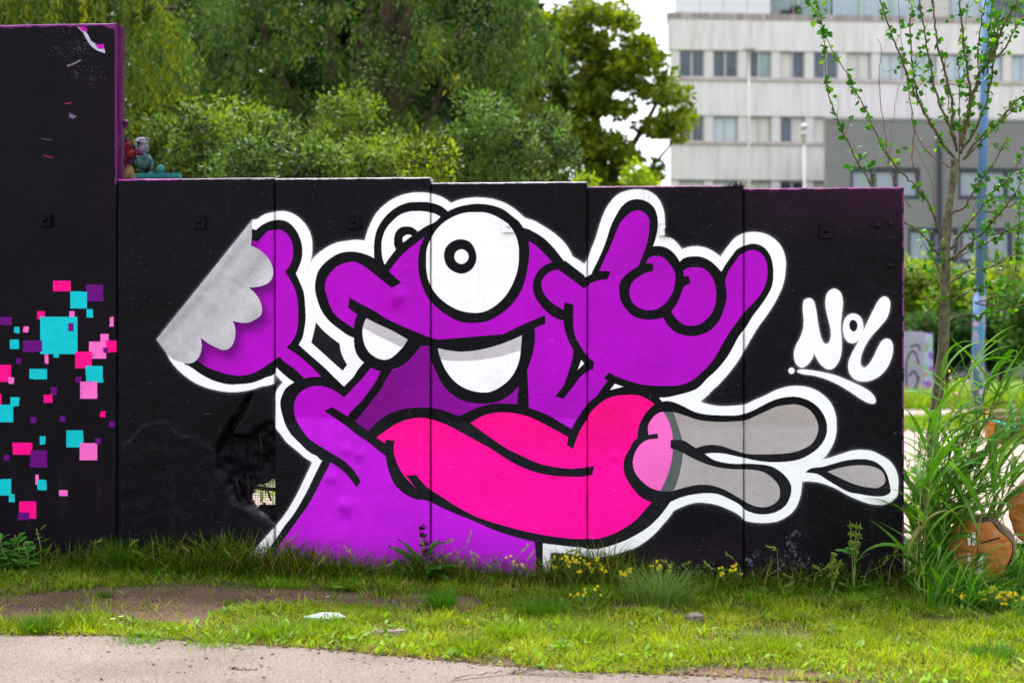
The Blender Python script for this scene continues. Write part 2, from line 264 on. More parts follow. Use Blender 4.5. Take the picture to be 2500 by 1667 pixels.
y DROP 1997,679! 2069,702 2153,718 2231,720 2296,707 2336,685 2356,645 2352,606 2310,579 2264,580 2199,591 2140,611 2069,643
G CURL -1696,2294! -1701,2183! -1707,2124! -1658,2101 -1612,2064 -1577,2018 -1560,1967 -1563,1922 -1589,1882 -1641,1860 -1720,1851! -1675,1809 -1646,1763 -1634,1712 -1641,1672 -1687,1638 -1716,1624 -1756,1621 -1791,1625 -1827,1633! -1811,1587 -1811,1536 -1826,1485 -1854,1453 -1895,1445 -1941,1462 -1994,1490 -2039,1522! -2035,1456 -2052,1399 -2086,1365 -2121,1355 -2150,1359! -2220,1382 -2255,1405! -2302,1467 -2337,1513!
w LN 1845,1732 1851,1759 1884,1775 1910,1762 1926,1712 1942,1607 1962,1521 1982,1488 2001,1488 2017,1521 2015,1587 1995,1673 1985,1758 2001,1811 2040,1834 2079,1811 2095,1752 2089,1672 2082,1606 2089,1474 2082,1409 2060,1356 2027,1326 1995,1326 1956,1356 1933,1389 1916,1431! 1903,1389 1871,1349 1838,1334 1805,1355 1789,1408 1796,1461 1825,1521 1845,1574 1850,1640 1845,1693
w LO 2160,1677 2203,1656 2222,1600 2212,1540 2183,1501 2151,1488 2118,1504 2099,1547 2099,1620 2121,1662
g LOH 2159,1636 2180,1620 2183,1587 2167,1564 2147,1570 2136,1600 2141,1626
w LL 2355,1784 2384,1761 2387,1711 2371,1652 2326,1593 2274,1534 2229,1461 2206,1389 2209,1349 2229,1337 2254,1356 2287,1409 2313,1468 2339,1507 2371,1519 2397,1501 2407,1455 2390,1376 2352,1310 2293,1264 2229,1247 2170,1260 2134,1303 2128,1362 2151,1428 2190,1501 2222,1567 2254,1639 2293,1718 2326,1771
w UL 1808,1313 1822,1322 1887,1320 1958,1309 2050,1287 2131,1254 2213,1216 2272,1177 2299,1134 2294,1112 2267,1109 2213,1133 2148,1177 2077,1221 1996,1259 1914,1284 1833,1297
w DOT 1754,1315 1760,1329 1774,1335 1788,1329 1794,1315 1788,1301 1774,1295 1760,1301
r RECESS -1722,1149! -1694,1163! -1763,1020 -1819,938 -1833,890! -1736,884 -1652,945 -1556,980! -1549,300! -1701,393! -1763,434 -1826,447! -1833,501 -1861,576 -1923,644 -1930,719 -1937,773! -1909,855 -1854,951 -1791,1047
h HOLE -1729,502! -1701,550 -1652,564 -1590,595 -1552,572! -1552,436! -1611,421 -1666,428 -1701,407 -1732,454
o SKIM -2559,831! -2503,859 -2461,907 -2426,945 -2349,966 -2265,973 -2223,936 -2195,895 -2139,882 -2069,875 -2027,841 -1993,821 -1958,787 -1923,767! -1923,644! -1861,576 -1833,501 -1826,447! -1701,393! -1556,327! -1549,-41! -2559,-53!"""
SQUARES = "m -3032,1830,-2912,1899;p -2809,1762,-2694,1875;c -2917,1717,-2804,1828;c -2805,1656,-2763,1713;m -3140,1647,-3086,1699;l -2923,1661,-2886,1701;c -3120,1417,-2868,1663;p -2931,1567,-2894,1619;p -3394,1609,-3314,1661;c -3298,1556,-3261,1595;l -3236,1560,-3197,1599;c -3326,1449,-3263,1513;p -3237,1431,-3106,1507;c -3031,1392,-2993,1431;l -3088,1353,-3063,1417;p -3283,1353,-3246,1391;l -2652,1595,-2622,1662;l -2713,1498,-2656,1549;m -2680,1428,-2542,1508;l -2789,1385,-2673,1500;p -2694,1427,-2661,1460;m -2884,1322,-2771,1435;c -2811,1228,-2696,1341;p -2879,1231,-2841,1271;l -2849,1124,-2734,1238;m -3469,1233,-3317,1346;l -3337,1222,-3297,1264;c -3194,1252,-3073,1320;p -3050,1145,-3008,1199;m -3097,1095,-3036,1150;m -3469,1083,-3385,1157;c -3324,1071,-3261,1135;c -3444,966,-3303,1083;p -3185,961,-3147,1004;p -2987,969,-2948,1010;m -2717,1003,-2678,1043;p -2654,937,-2615,976;c -3124,821,-3084,877;c -2943,805,-2829,918;l -2852,719,-2734,832;p -2748,827,-2711,864;m -3308,753,-3173,833;p -3189,672,-3073,782;p -3367,714,-3329,752;l -3154,556,-3129,623;c -3140,522,-3076,588;l -2993,484,-2933,525;c -3444,482,-3318,592;c -3333,441,-3292,495;m -3262,335,-3147,448;p -3272,321,-3193,374"
PAL = dict(w=(.80,.80,.83), k=(.0028,.0026,.0045), g=(.0065,.0065,.0095), v=(.36,.0015,.45), d=(.19,.001,.235), s=(.45,.42,.46), m=(.86,.001,.22),
           l=(.80,.13,.50), b=(.085,.105,.105), y=(.33,.295,.29), G=(.42,.41,.445), c=(.003,.47,.53), p=(.115,.002,.17))
def spline(pts):
    """outline through points; a corner flag stops the curve there"""
    n = len(pts); X = np.array([p[:2] for p in pts], float); cf = [p[2] for p in pts]; o = []
    T = []
    for i in range(n):
        a = X[i]-X[i-1]; b = X[(i+1) % n]-X[i]; a /= np.linalg.norm(a)+1e-9; b /= np.linalg.norm(b)+1e-9
        t = a+b; T.append(t/(np.linalg.norm(t)+1e-9))
    for i in range(n):
        j = (i+1) % n; c = X[j]-X[i]; L = np.linalg.norm(c)
        if cf[i] and cf[j]: o.append(X[i][None]); continue
        t0 = None if cf[i] else T[i]*L; t1 = None if cf[j] else T[j]*L
        if t0 is None: t0 = 1.5*c-.5*t1
        if t1 is None: t1 = 1.5*c-.5*t0
        u = np.linspace(0, 1, 8, endpoint=False)[:, None]
        o.append((2*u**3-3*u**2+1)*X[i]+(u**3-2*u**2+u)*t0+(-2*u**3+3*u**2)*X[j]+(u**3-u**2)*t1)
    return np.concatenate(o)/1000.0
ART = []
for ln in MURAL.strip().splitlines():
    q = ln.split(); pts = []
    for s in q[2:]:
        f = s.endswith('!'); x, y = s.rstrip('!').split(','); pts.append((float(x), float(y), f))
    ART.append((q[0], q[1], spline(pts)))
def raster(poly, x0, z0, res, W, H):
    """even-odd fill; returns (slice, mask)"""
    X = (poly[:, 0]-x0)*res; Y = (poly[:, 1]-z0)*res
    xa = max(int(X.min())-1, 0); xb = min(int(X.max())+2, W); ya = max(int(Y.min())-1, 0); yb = min(int(Y.max())+2, H)
    if xb <= xa or yb <= ya: return None
    M = np.zeros((yb-ya, xb-xa+1), np.int32)
    X2 = np.roll(X, -1); Y2 = np.roll(Y, -1)
    for i in range(len(X)):
        y1, y2, x1, x2 = Y[i], Y2[i], X[i], X2[i]
        if y1 == y2: continue
        if y1 > y2: y1, y2, x1, x2 = y2, y1, x2, x1
        r = np.arange(max(math.ceil(y1-.5), ya), min(math.ceil(y2-.5), yb))
        if len(r) == 0: continue
        xx = x1+(r+.5-y1)/(y2-y1)*(x2-x1)
        cidx = np.clip(np.ceil(xx-.5).astype(int)-xa, 0, M.shape[1]-1)
        np.add.at(M, (r-ya, cidx), 1)
    m = (np.cumsum(M, 1) % 2)[:, :-1].astype(bool)
    return (slice(ya, yb), slice(xa, xb)), m
def blur(a, r, it=2):
    r = int(max(1, r))
    for _ in range(it):
        for ax in (0, 1):
            p = np.pad(a, [(r+1, r) if k == ax else (0, 0) for k in (0, 1)], mode='edge'); c = np.cumsum(p, ax)
            a = (np.take(c, range(2*r+1, c.shape[ax]), ax)-np.take(c, range(0, c.shape[ax]-2*r-1), ax))/(2*r+1)
    return a
def to_srgb(a):
    a = np.clip(a, 0, 1); return np.where(a <= .0031308, a*12.92, 1.055*a**(1/2.4)-.055)
def make_image(name, rgb, a=None):
    H, W = rgb.shape[:2]; im = bpy.data.images.new(name, W, H, alpha=False)
    px = np.ones((H, W, 4), np.float32); px[..., :3] = to_srgb(rgb)
    im.pixels.foreach_set(px.ravel()); im.update(); im.pack(); return im
RES = 450; MX0, MX1, MZ0, MZ1 = -2.62, 2.52, -0.15, 2.62
W = int((MX1-MX0)*RES); H = int((MZ1-MZ0)*RES)
gx = MX0+(np.arange(W)+.5)/RES; gz = MZ0+(np.arange(H)+.5)/RES; GX, GZ = np.meshgrid(gx, gz)
n1 = vnoise(GX, GZ, 3, 3.0, 5); n2 = vnoise(GX, GZ, 5, 22, 4); nv = vnoise(GX*9, GZ, 8, 2.2, 4); nf = RS.rand(H, W)
roll = vnoise(GX*7, GZ, 19, 3.0, 4)
img = np.empty((H, W, 3)); img[:] = PAL['k']
img *= (1+.9*n1+.5*n2)[..., None]; img += np.maximum(nv-.12, 0)[..., None]*np.array([.018, .015, .018])*np.clip((1.0-GZ)/.8, 0, 1)[..., None]
# magenta overspray on the right hand panels' upper edge and corner
mg = np.clip((GX-.5)/1.6, 0, 1)*np.clip((GZ-2.05)/.4, 0, 1)+np.clip((GX-1.3)/.8, 0, 1)*np.clip((GZ-2.08-.1*n1)/.35, 0, 1)
img += (mg*(.5+n1+.5*n2)).clip(0)[..., None]*np.array([.011, .0008, .009])
img += (np.clip((.35-GZ)/.4, 0, 1)*np.clip((GX-.2), 0, 1)*np.clip(.4+n1*2, 0, 1))[..., None]*np.array([.012, .002, .008])
wm = np.zeros((H, W)); 
for c, nme, poly in ART:
    if c == 'w' and nme in ('W1', 'LN', 'LO', 'LL', 'UL', 'DOT'):
        r = raster(poly, MX0, MZ0, RES, W, H); wm[r[0]] = np.maximum(wm[r[0]], r[1])
halo = blur(wm, 5, 2)*.75+blur(wm, 18, 2)*.30
sp = (nf < halo*1.2)*halo
img += (halo**2*.12+sp*.34)[..., None]*np.array([.9, .9, 1.05])
recess = None; skim = None; hole = None
shade = np.ones((H, W))
for c, nme, poly in ART:
    if c in 'rho': 
        if c == 'r': recess = poly
        if c == 'h': hole = poly
        if c == 'o': skim = poly
        continue
    r = raster(poly, MX0, MZ0, RES, W, H)
    if r is None: continue
    sl, m = r; colr = np.array(PAL[c])
    jit = 1+.30*n1[sl]+.12*n2[sl]+.10*roll[sl]
    if c == 'k': jit = 1+.6*n1[sl]+.5*n2[sl]
    if c == 'w': jit = 1+.06*n1[sl]+.03*n2[sl]-.35*np.clip(vnoise(GX[sl], GZ[sl], 88, 5, 5)-.22, 0, 1)
    if nme == 'CURL':
        # airbrushed folds: bands parallel to the fold line
        a = np.array([-1.55, 2.36]); b = np.array([-2.31, 1.50]); d = (b-a)/np.linalg.norm(b-a); nn = np.array([-d[1], d[0]])
        q = (GX[sl]-a[0])*nn[0]+(GZ[sl]-a[1])*nn[1]; q = np.abs(q)
        jit = 1+.35*n2[sl]-.32*np.exp(-(q/.035)**2)*.6-.30*np.exp(-((q-.14)/.05)**2)*(.4+n1[sl]*2).clip(0)+.12*np.exp(-((q-.26)/.07)**2)+.2*n1[sl]
        big = blur(np.pad(m.astype(float), 60), 16, 2)
        sub = big[60-28:60-28+m.shape[0], 60-24:60-24+m.shape[1]] if False else big[60+24:60+24+m.shape[0], 60-16:60-16+m.shape[1]]
        sm = ~m & (img[sl][..., 0] > .2) & (img[sl][..., 1] < .1)
        img[sl] = np.where(sm[..., None], img[sl]*(1-.75*sub[..., None]), img[sl])
    if c == 'v':
        # paint goes on paler over the sun-bleached lower course
        low = np.clip((1.02-GZ[sl])/.03, 0, 1)[..., None]; base = colr*(1-low)+np.array([.45, .008, .60])*low
    elif c == 'm':
        low = np.clip((.98-GZ[sl])/.25, 0, 1)[..., None]; base = colr*(1-low)+np.array([.9, .001, .30])*low
    elif c == 'y':
        low = np.clip((.98-GZ[sl])/.04, 0, 1)[..., None]; base = colr*(1-low)*(1-np.clip(n1[sl]*.7, 0, 1)[..., None]*np.array([0, .15, .3]))+np.array([.37, .335, .345])*low
    elif c == 'k':
        low = np.clip((1.0-GZ[sl])/.05, 0, 1)[..., None]; base = colr*(1-low)+np.array([.0075, .008, .011])*low
    elif c == 'd':
        base = colr*(1+.35*np.clip((GX[sl]+.5), -.5, .6))[..., None]
    else: base = colr
    img[sl] = np.where(m[..., None], base*np.clip(jit, .3, 1.6)[..., None], img[sl])
# small chips, scuffs and roller texture in the paint; pale flecks are painted glints
chip = (vnoise(GX, GZ, 31, 60, 2) > .29) & (nf < .6)
img = np.where(chip[..., None], img*.75+.02, img)
glint_fleck = (vnoise(GX, GZ, 77, 80, 2) > .275) & (vnoise(GX, GZ, 78, 3, 3) > -.12)
img = np.where(glint_fleck[..., None], img*.85+np.array([.035, .033, .040])*(.3+nf[..., None]*1.3), img)
glint_fleck = vnoise(GX, GZ*1.6, 79, 110, 1) > .205
img = np.where(glint_fleck[..., None], img*.93+np.array([.012, .0115, .014]), img)
rm = np.zeros((H, W)); rr_ = raster(recess, MX0, MZ0, RES, W, H); rm[rr_[0]] = rr_[1]; rb1 = blur(rm, 5, 2); rim = rb1*(1-rb1)*4*np.clip(.3+2*n2+n1, 0, 1)
img = img+rim[..., None]*np.array([.014, .013, .014])
rm = np.zeros((H, W)); rr_ = raster(skim, MX0, MZ0, RES, W, H); rm[rr_[0]] = rr_[1]; rb1 = blur(rm, 3, 2); rim = rb1*(1-rb1)*4*np.clip(.2+2*n2+n1, 0, 1)
img = img+rim[..., None]*np.array([.016, .015, .017])
scr = (vnoise(GX*.25, GZ*3, 91, 30, 2) > .31)
img = np.where(scr[..., None], img*.85+.03, img)
# mud splashed and dust washed up the foot, faint run marks
foot = np.clip((.30-GZ)/.30, 0, 1)**1.5*np.clip(.35+2.2*n1+1.6*n2, 0, 1)
img = img*(1-.6*foot[..., None])+foot[..., None]*np.array([.016, .012, .011])
runs = np.clip(vnoise(GX*16, GZ*.8, 97, 2.0, 3)-.16, 0, 1)*np.clip((GZ-1.6), 0, 1)
img = img*(1-1.2*runs[..., None]).clip(.5, 1)+runs[..., None]*.02
scuff = np.clip(vnoise(GX, GZ, 98, 3.2, 6)-.20, 0, 1)*np.clip(n2+.2, 0, 1)
img = img+scuff[..., None]*np.array([.05, .045, .055])
# panel joints: dark paint run in the grooves, worn pale arris on the top edge
JX = [-1.549, -.528, .4835, 1.477]
TOPS = [2.566, 2.560, 2.524, 2.492, 2.471]
for j in JX:
    d = np.abs(GX-j-.002*n1); g = np.clip(1.5-d/.008, 0, 1)*(.30+.8*n1+.4*n2).clip(.08, .8)
    img *= (1-g)[..., None]
edge_n = vnoise(GX, GZ, 41, 28, 4)
BX = [-2.6015]+JX+[2.477]
for i in range(5):
    s = (GX > BX[i]) & (GX < BX[i+1]); d = TOPS[i]-GZ; e = s & (d < .009+.014*edge_n) & (vnoise(GX, GZ, 43, 50, 3) > -.30)
    k = [(.22, .17, .22), (.30, .28, .32), (.28, .26, .30), (.18, .06, .15), (.15, .03, .12)][i]
    if i == 0: kc = np.where((GX < -2.2)[..., None], np.array((.30, .05, .26)), np.array(k))
    else: kc = np.array(k)
    img = np.where(e[..., None], kc*(1+edge_n[..., None]), img)
e = (GX > 2.462+.008*edge_n); img = np.where((e & (edge_n > -.1))[..., None], np.array([.16, .02, .15])*(1+edge_n[..., None]*1.5), img)
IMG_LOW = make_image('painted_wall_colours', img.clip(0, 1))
del img, halo, sp
def paint_material(name, im, res_bump=1.0):
    m = bpy.data.materials.new(name); m.use_nodes = True; t = m.node_tree; b = t.nodes['Principled BSDF']
    ti = t.nodes.new('ShaderNodeTexImage'); ti.image = im; ti.extension = 'EXTEND'
    t.links.new(ti.outputs[0], b.inputs['Base Color'])
    b.inputs['Specular IOR Level'].default_value = .07
    tc = t.nodes.new('ShaderNodeTexCoord')
    n = t.nodes.new('ShaderNodeTexNoise'); n.inputs['Scale'].default_value = 75; n.inputs['Detail'].default_value = 4; t.links.new(tc.outputs['Object'], n.inputs[0])
    v = t.nodes.new('ShaderNodeTexVoronoi'); v.inputs['Scale'].default_value = 26; t.links.new(tc.outputs['Object'], v.inputs[0])
    vr = t.nodes.new('ShaderNodeMapRange'); vr.inputs[1].default_value = 0.0; vr.inputs[2].default_value = .22; vr.inputs[3].default_value = 1; vr.inputs[4].default_value = 0
    t.links.new(v.outputs['Distance'], vr.inputs[0])
    n3 = t.nodes.new('ShaderNodeTexNoise'); n3.inputs['Scale'].default_value = 9; n3.inputs['Detail'].default_value = 3; t.links.new(tc.outputs['Object'], n3.inputs[0])
    a1 = t.nodes.new('ShaderNodeMath'); a1.operation = 'MULTIPLY'; t.links.new(vr.outputs[0], a1.inputs[0]); a1.inputs[1].default_value = .5
    a2 = t.nodes.new('ShaderNodeMath'); a2.operation = 'ADD'; t.links.new(n.outputs['Fac'], a2.inputs[0]); t.links.new(a1.outputs[0], a2.inputs[1])
    a3 = t.nodes.new('ShaderNodeMath'); a3.operation = 'MULTIPLY_ADD'; t.links.new(n3.outputs['Fac'], a3.inputs[0]); a3.inputs[1].default_value = 1.6; t.links.new(a2.outputs[0], a3.inputs[2])
    bp = t.nodes.new('ShaderNodeBump'); bp.inputs['Strength'].default_value = 1; bp.inputs['Distance'].default_value = .0030*res_bump
    t.links.new(a3.outputs[0], bp.inputs['Height']); t.links.new(bp.outputs[0], b.inputs['Normal'])
    rr = t.nodes.new('ShaderNodeMapRange'); rr.inputs[3].default_value = .34; rr.inputs[4].default_value = .60; t.links.new(n3.outputs['Fac'], rr.inputs[0]); t.links.new(rr.outputs[0], b.inputs['Roughness'])
    return m
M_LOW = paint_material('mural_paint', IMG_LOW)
M_EDGE = mat('worn_purple_edge', (.05, .012, .05), .6, .3, vcol=[(.09, .015, .08), (.24, .18, .24)], vscale=22, bump=.002, bscale=90)
M_EDGEW = mat('worn_pale_edge', (.10, .09, .10), .6, .3, vcol=[(.24, .22, .25), (.34, .32, .36)], vscale=30, bump=.002, bscale=90)
M_BLACKP = mat('black_paint', (.006, .0055, .008), .5, .1, vcol=[(.010, .008, .012)], vscale=12, bump=.001, bscale=80)

BLIST = [(977, 724, 30, .007), (968, 764, 36, -.004), (841, 1233, 32, .008), (838, 1268, 34, -.003), (809, 1165, 26, .007), (845, 1097, 22, .006), (875, 1108, 22, .005),
         (1500, 1115, 14, .004), (1180, 1260, 12, .003), (1010, 1150, 12, .003), (1700, 1480, 20, .004), (960, 1180, 16, .003), (1350, 1160, 14, .003), (990, 660, 10, .003), (835, 1318, 7, .004)]
def wallxz(px, py):
    u = (px-1250)/FP; v = (833.5-py)/FP; dy = FW[1]+RT[1]*u; t = -CAM[1]/dy
    return CAM[0]+t*(FW[0]+RT[0]*u), EYE+t*v
BL = [(*wallxz(a, b), r/380., h) for a, b, r, h in BLIST]
DR = 160; DW = int(5.2*DR); DH = int(2.8*DR)
def field(poly):
    f = np.zeros((DH, DW)); r = raster(poly, -2.62, -.15, DR, DW, DH); f[r[0]] = r[1]; return f
recess = recess+np.stack([.010*vnoise(recess[:, 0], recess[:, 1], 5, 22, 3), .010*vnoise(recess[:, 0], recess[:, 1], 6, 22, 3)], 1)
skim = skim+np.stack([.012*vnoise(skim[:, 0], skim[:, 1], 5, 26, 3), .016*vnoise(skim[:, 0], skim[:, 1], 6, 26, 3)], 1)
F_REC = field(recess); F_SKIM = field(skim); F_HOLE = field(hole)
dgx, dgz = np.meshgrid(-2.62+(np.arange(DW)+.5)/DR, -.15+(np.arange(DH)+.5)/DR)
rn = vnoise(dgx, dgz, 21, 5.5, 4); rn2 = vnoise(dgx, dgz, 22, 17, 3)
F_OUT = F_SKIM*.020*(1+.5*rn2)+blur(F_SKIM*(1-blur(F_SKIM, 2, 1)), 1, 1)*.012
F_D = blur(F_REC, 1, 1)*(.055+.16*np.abs(rn)+.05*rn2+.04*np.clip((0.95-dgz)/.35, 0, 1)).clip(.02, .15)
def sample(Fd, x, z):
    u = np.clip((x+2.62)*DR-.5, 0, DW-1.01); v = np.clip((z+.15)*DR-.5, 0, DH-1.01); i = u.astype(int); j = v.astype(int); a = u-i; b = v-j
    return Fd[j, i]*(1-a)*(1-b)+Fd[j, i+1]*a*(1-b)+Fd[j+1, i]*(1-a)*b+Fd[j+1, i+1]*a*b
def relief(x, z, seed):
    h = .004*vnoise(x, z, 60+seed, 1.3, 3)+.0016*vnoise(x, z, 70+seed, 14, 3)
    for bx, bz, r, a in BL: h = h+2.8*a*np.exp(-(((x-bx)**2+(z-bz)**2)/(r*r)*3.6))
    return h
TH = .16
def slab(name, x0, x1, z0, top, yoff, step, mats, parent, seed, uvbox, damage=False, tilt=0, side_mat=None):
    """a concrete panel: relief on the face, chamfered arrises, optional broken-out part that goes right through"""
    def lines(a, b):
        n = max(2, int((b-a-.03)/step)); return np.concatenate([[a, a+.004, a+.012], np.linspace(a+.022, b-.022, n), [b-.012, b-.004, b]])
    xs = lines(x0, x1); zs = np.concatenate([np.linspace(z0, top-.022, max(2, int((top-z0)/step))), [top-.012, top-.004, top]])
    X, Z = np.meshgrid(xs, zs); nx, nz = len(xs), len(zs)
    de = np.minimum(np.minimum(X-x0, x1-X), top-Z)
    ch = .011*np.clip(1-de/.013, 0, 1)**1.6*(1+1.2*vnoise(X, Z, 90+seed, 12, 3))
    Y = yoff-relief(X, Z, seed)+ch
    if damage:
        Y = Y-sample(F_OUT, X, Z)+sample(F_D, X, Z)
    Zt = Z.copy(); k = Z > top-.05; Zt[k] += (.004*vnoise(X, Z*0, 50+seed, 9, 4))[k]
    Vf = np.stack([X, Y, Zt], -1).reshape(-1, 3); Vb = np.stack([X, np.full_like(X, yoff+TH), Zt], -1).reshape(-1, 3)
    idx = np.arange(nx*nz).reshape(nz, nx); q = np.stack([idx[:-1, :-1], idx[:-1, 1:], idx[1:, 1:], idx[1:, :-1]], -1)
    cx = (X[:-1, :-1]+X[1:, 1:])/2; cz = (Z[:-1, :-1]+Z[1:, 1:])/2
    keep = np.ones(cx.shape, bool)
    if damage: keep = sample(F_HOLE, cx, cz) < .5
    ff = q[keep]; N = nx*nz; fb = (q[keep]+N)[:, ::-1]
    e = {}
    for f in ff:
        for a in range(4):
            u, v = int(f[a]), int(f[(a+1) % 4])
            if (v, u) in e: del e[(v, u)]
            else: e[(u, v)] = 1
    se = np.array([[u, u+N, v+N, v] for u, v in e])
    V = np.concatenate([Vf, Vb]); uv = np.stack([(V[:, 0]-uvbox[0])/(uvbox[1]-uvbox[0]), (V[:, 2]-uvbox[2])/(uvbox[3]-uvbox[2])], 1)
    mid = V[se].mean(1); mi = np.ones(len(se), int); mi[(np.abs(mid[:, 2]-top) > .03) & (mid[:, 0] < x1-.02) & (mid[:, 0] > x0+.02)] = 2
    me = mesh_np(name, V, [ff, fb, se], mats, smooth=True, mids=np.concatenate([np.zeros(len(ff)), np.full(len(fb), 2), mi if side_mat is None else side_mat(mid)]), uv=uv)
    return link(name, me, parent)
UVB = (MX0, MX0+W/RES, MZ0, MZ0+H/RES)
def anchor(px, py, parent, m, uvbox, y0, hw=.043, label=None):
    """square washer plate with its bolt head, painted over"""
    x, z = wallxz(px, py); b = MB(); b.box((x, y0-.009, z), (hw, .012, hw), bev=.003)
    b.box((x, y0-.016, z+hw-.006), (hw+.002, .012, .006), bev=.003); b.ball((x, y0-.026, z+.004), .018, 10, 6, (1, 1.1, 1))
    me = b.mesh('anchor_plate', m, True); l = me.uv_layers.new(name='UVMap')
    co = np.empty(len(me.vertices)*3, np.float32); me.vertices.foreach_get('co', co); co = co.reshape(-1, 3)
    li = np.empty(len(me.loops), np.int32); me.loops.foreach_get('vertex_index', li)
    uv = np.stack([(co[:, 0]-uvbox[0])/(uvbox[1]-uvbox[0]), (co[:, 2]-uvbox[2])/(uvbox[3]-uvbox[2])], 1)[li]; l.data.foreach_set('uv', uv.astype(np.float32).ravel())
    me.polygons.foreach_set('use_smooth', [False]*len(me.polygons))
    return link('anchor_plate', me, parent)
wall = empty('painted_wall', (0, 0, 0), 'low black concrete panel wall with a purple cartoon mural and white outlines', 'wall')
PL = ['black panel with peeling grey paper corner and broken-out hole', 'panel with the small back eye and purple snout', 'panel with the big round eye and the grin', 'panel with the raised fingers of the purple hand', 'panel with the white NOL signature and grey drops']
panels = []
for i in range(5):
    a, b = BX[i], BX[i+1]; yo = [0.0, -.004, .004, .001, -.003][i]
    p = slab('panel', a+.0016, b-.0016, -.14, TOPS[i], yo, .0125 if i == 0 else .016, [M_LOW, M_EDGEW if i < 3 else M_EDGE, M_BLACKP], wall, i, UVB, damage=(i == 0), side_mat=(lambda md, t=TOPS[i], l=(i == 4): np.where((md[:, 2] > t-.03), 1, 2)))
    p['label'] = PL[i]; panels.append(p)
for i, (a, b) in enumerate([(487, 542), (864, 542), (1243, 552), (1626, 560), (2017, 565)]):
    anchor(a, b, panels[i], M_LOW, UVB, [0.0, -.004, .004, .001, -.003][i])
for a, b in [(2142, 551), (2173, 546), (2172, 648)]:
    x, z = wallxz(a, b); q = MB(); q.ball((x, -.012, z), .017, 9, 6, (1, .9, 1)); q.obj('bolt', M_BLACKP, panels[4], True)
q = MB()
for j, bx_ in enumerate(JX): q.box((bx_, .08, (TOPS[j+1]-.03-.14)/2), (.003, .055, (TOPS[j+1]-.03+.14)/2))
q.obj('joint_filler', M_BLACKP, wall)
# rusty bars and wire mesh in the broken-out part
RUST = mat('rusted_steel', (.006, .004, .004), .8, .2, vcol=[(.022, .010, .008)], vscale=40)
q = MB()
for a, b, c, d in [(599, 1160, 598, 1235), (628, 1060, 632, 1125), (570, 1165, 575, 1225), (640, 1185, 655, 1225)]:
    x, z = wallxz(a, b); x2, z2 = wallxz(c, d); q.tube([(x, .06, z), ((x+x2)/2+.01, .05, (z+z2)/2), (x2, .075, z2)], .006, 6)
x, z = wallxz(610, 1192); x2, z2 = wallxz(672, 1200); q.tube([(x, .10, z), ((x+x2)/2, .09, z-.01), (x2, .1, z2)], .013, 6)
q.obj('reinforcing_bar', RUST, panels[0], True)
msh = MB()
for k in range(14):
    x, z = wallxz(598+k*6.2, 1185); msh.tube([(x, .19, z-.2), (x+.01*random.random(), .19, z+.06)], .0016, 4)
for k in range(14):
    x, z = wallxz(590, 1185+k*6.2); msh.tube([(x, .19, z), (x+.3, .19, z+.006*random.random())], .0016, 4)
wm_ = msh.obj('wire_mesh', RUST); tag(wm_, 'rusty wire mesh panel behind the hole in the black wall', 'wire mesh')

# tall wall at the left with the pixel squares
TX0, TX1, TZ1 = -5.4, -2.606, 3.590
RES2 = 300; UX0, UZ0 = -5.45, -.15; W2 = int((2.9)*RES2); H2 = int(3.8*RES2)
QX, QZ = np.meshgrid(UX0+(np.arange(W2)+.5)/RES2, UZ0+(np.arange(H2)+.5)/RES2)
a1 = vnoise(QX, QZ, 3, 2.4, 5); a2 = vnoise(QX, QZ, 5, 25, 4); av = vnoise(QX*9, QZ, 8, 2.2, 4)
im2 = np.empty((H2, W2, 3)); im2[:] = (.0026, .0021, .0042); im2 *= (1+.8*a1+.5*a2)[..., None]
im2 += np.maximum(av-.15, 0)[..., None]*np.array([.03, .026, .03])*np.clip((1.2-QZ), 0, 1)[..., None]
im2 += (np.clip((QX+3.9)/1.3, 0, 1)*np.clip((a1+.3), 0, 1))[..., None]*np.array([.006, .0008, .005])
for s in SQUARES.split(';'):
    c, r = s.split(); x0, z0, x1, z1 = [int(v)/1000 for v in r.split(',')]
    jx, jz = random.uniform(-.002, .002), random.uniform(-.002, .002)
    poly = np.array([(x0, z0), (x1+jx, z0+jz), (x1, z1), (x0-jx, z1-jz)])
    r = raster(poly, UX0, UZ0, RES2, W2, H2)
    if r is None: continue
    sl, m = r; m = m & (vnoise(QX[sl], QZ[sl], 12, 55, 3) < .30)
    im2[sl] = np.where(m[..., None], np.array(PAL[c])*(1+.3*a1[sl]+.15*a2[sl])[..., None].clip(.5, 1.3), im2[sl])
SQI = im2.copy()
glint2 = vnoise(QX, QZ, 77, 70, 2) > .285  # pale flecks painted as glints on the bumps
im2 = np.where(glint2[..., None], im2*.92+.010, im2)
# torn poster strip, chips and dust near the top corner
def patch(pts, colr, rough=1):
    global im2
    poly = np.array([wallxz(a, b) for a, b in pts]); r = raster(poly, UX0, UZ0, RES2, W2, H2)
    if r is None: return
    sl, m = r; im2[sl] = np.where(m[..., None], np.array(colr)*(1+.4*a1[sl][..., None]), im2[sl])
patch([(188, 66), (200, 68), (215, 85), (222, 100), (234, 108), (256, 120), (257, 131), (238, 125), (222, 113), (213, 100), (204, 82)], (.42, .42, .55))
patch([(190, 66), (208, 66), (216, 78), (203, 78)], (.4, .01, .3)); patch([(232, 110), (253, 108), (256, 121), (240, 120)], (.45, .01, .36))
patch([(158, 252), (176, 250), (174, 254), (160, 255)], (.25, .01, .06)); patch([(170, 276), (188, 285), (178, 291), (168, 286)], (.14, .09, .16)); patch([(100, 337), (128, 341), (126, 344), (104, 341)], (.05, .045, .05)); patch([(105, 378), (130, 384), (128, 387), (106, 381)], (.2, .01, .03))
patch([(163, 160), (178, 155), (196, 146), (200, 148), (182, 158), (166, 164)], (.18, .14, .2))
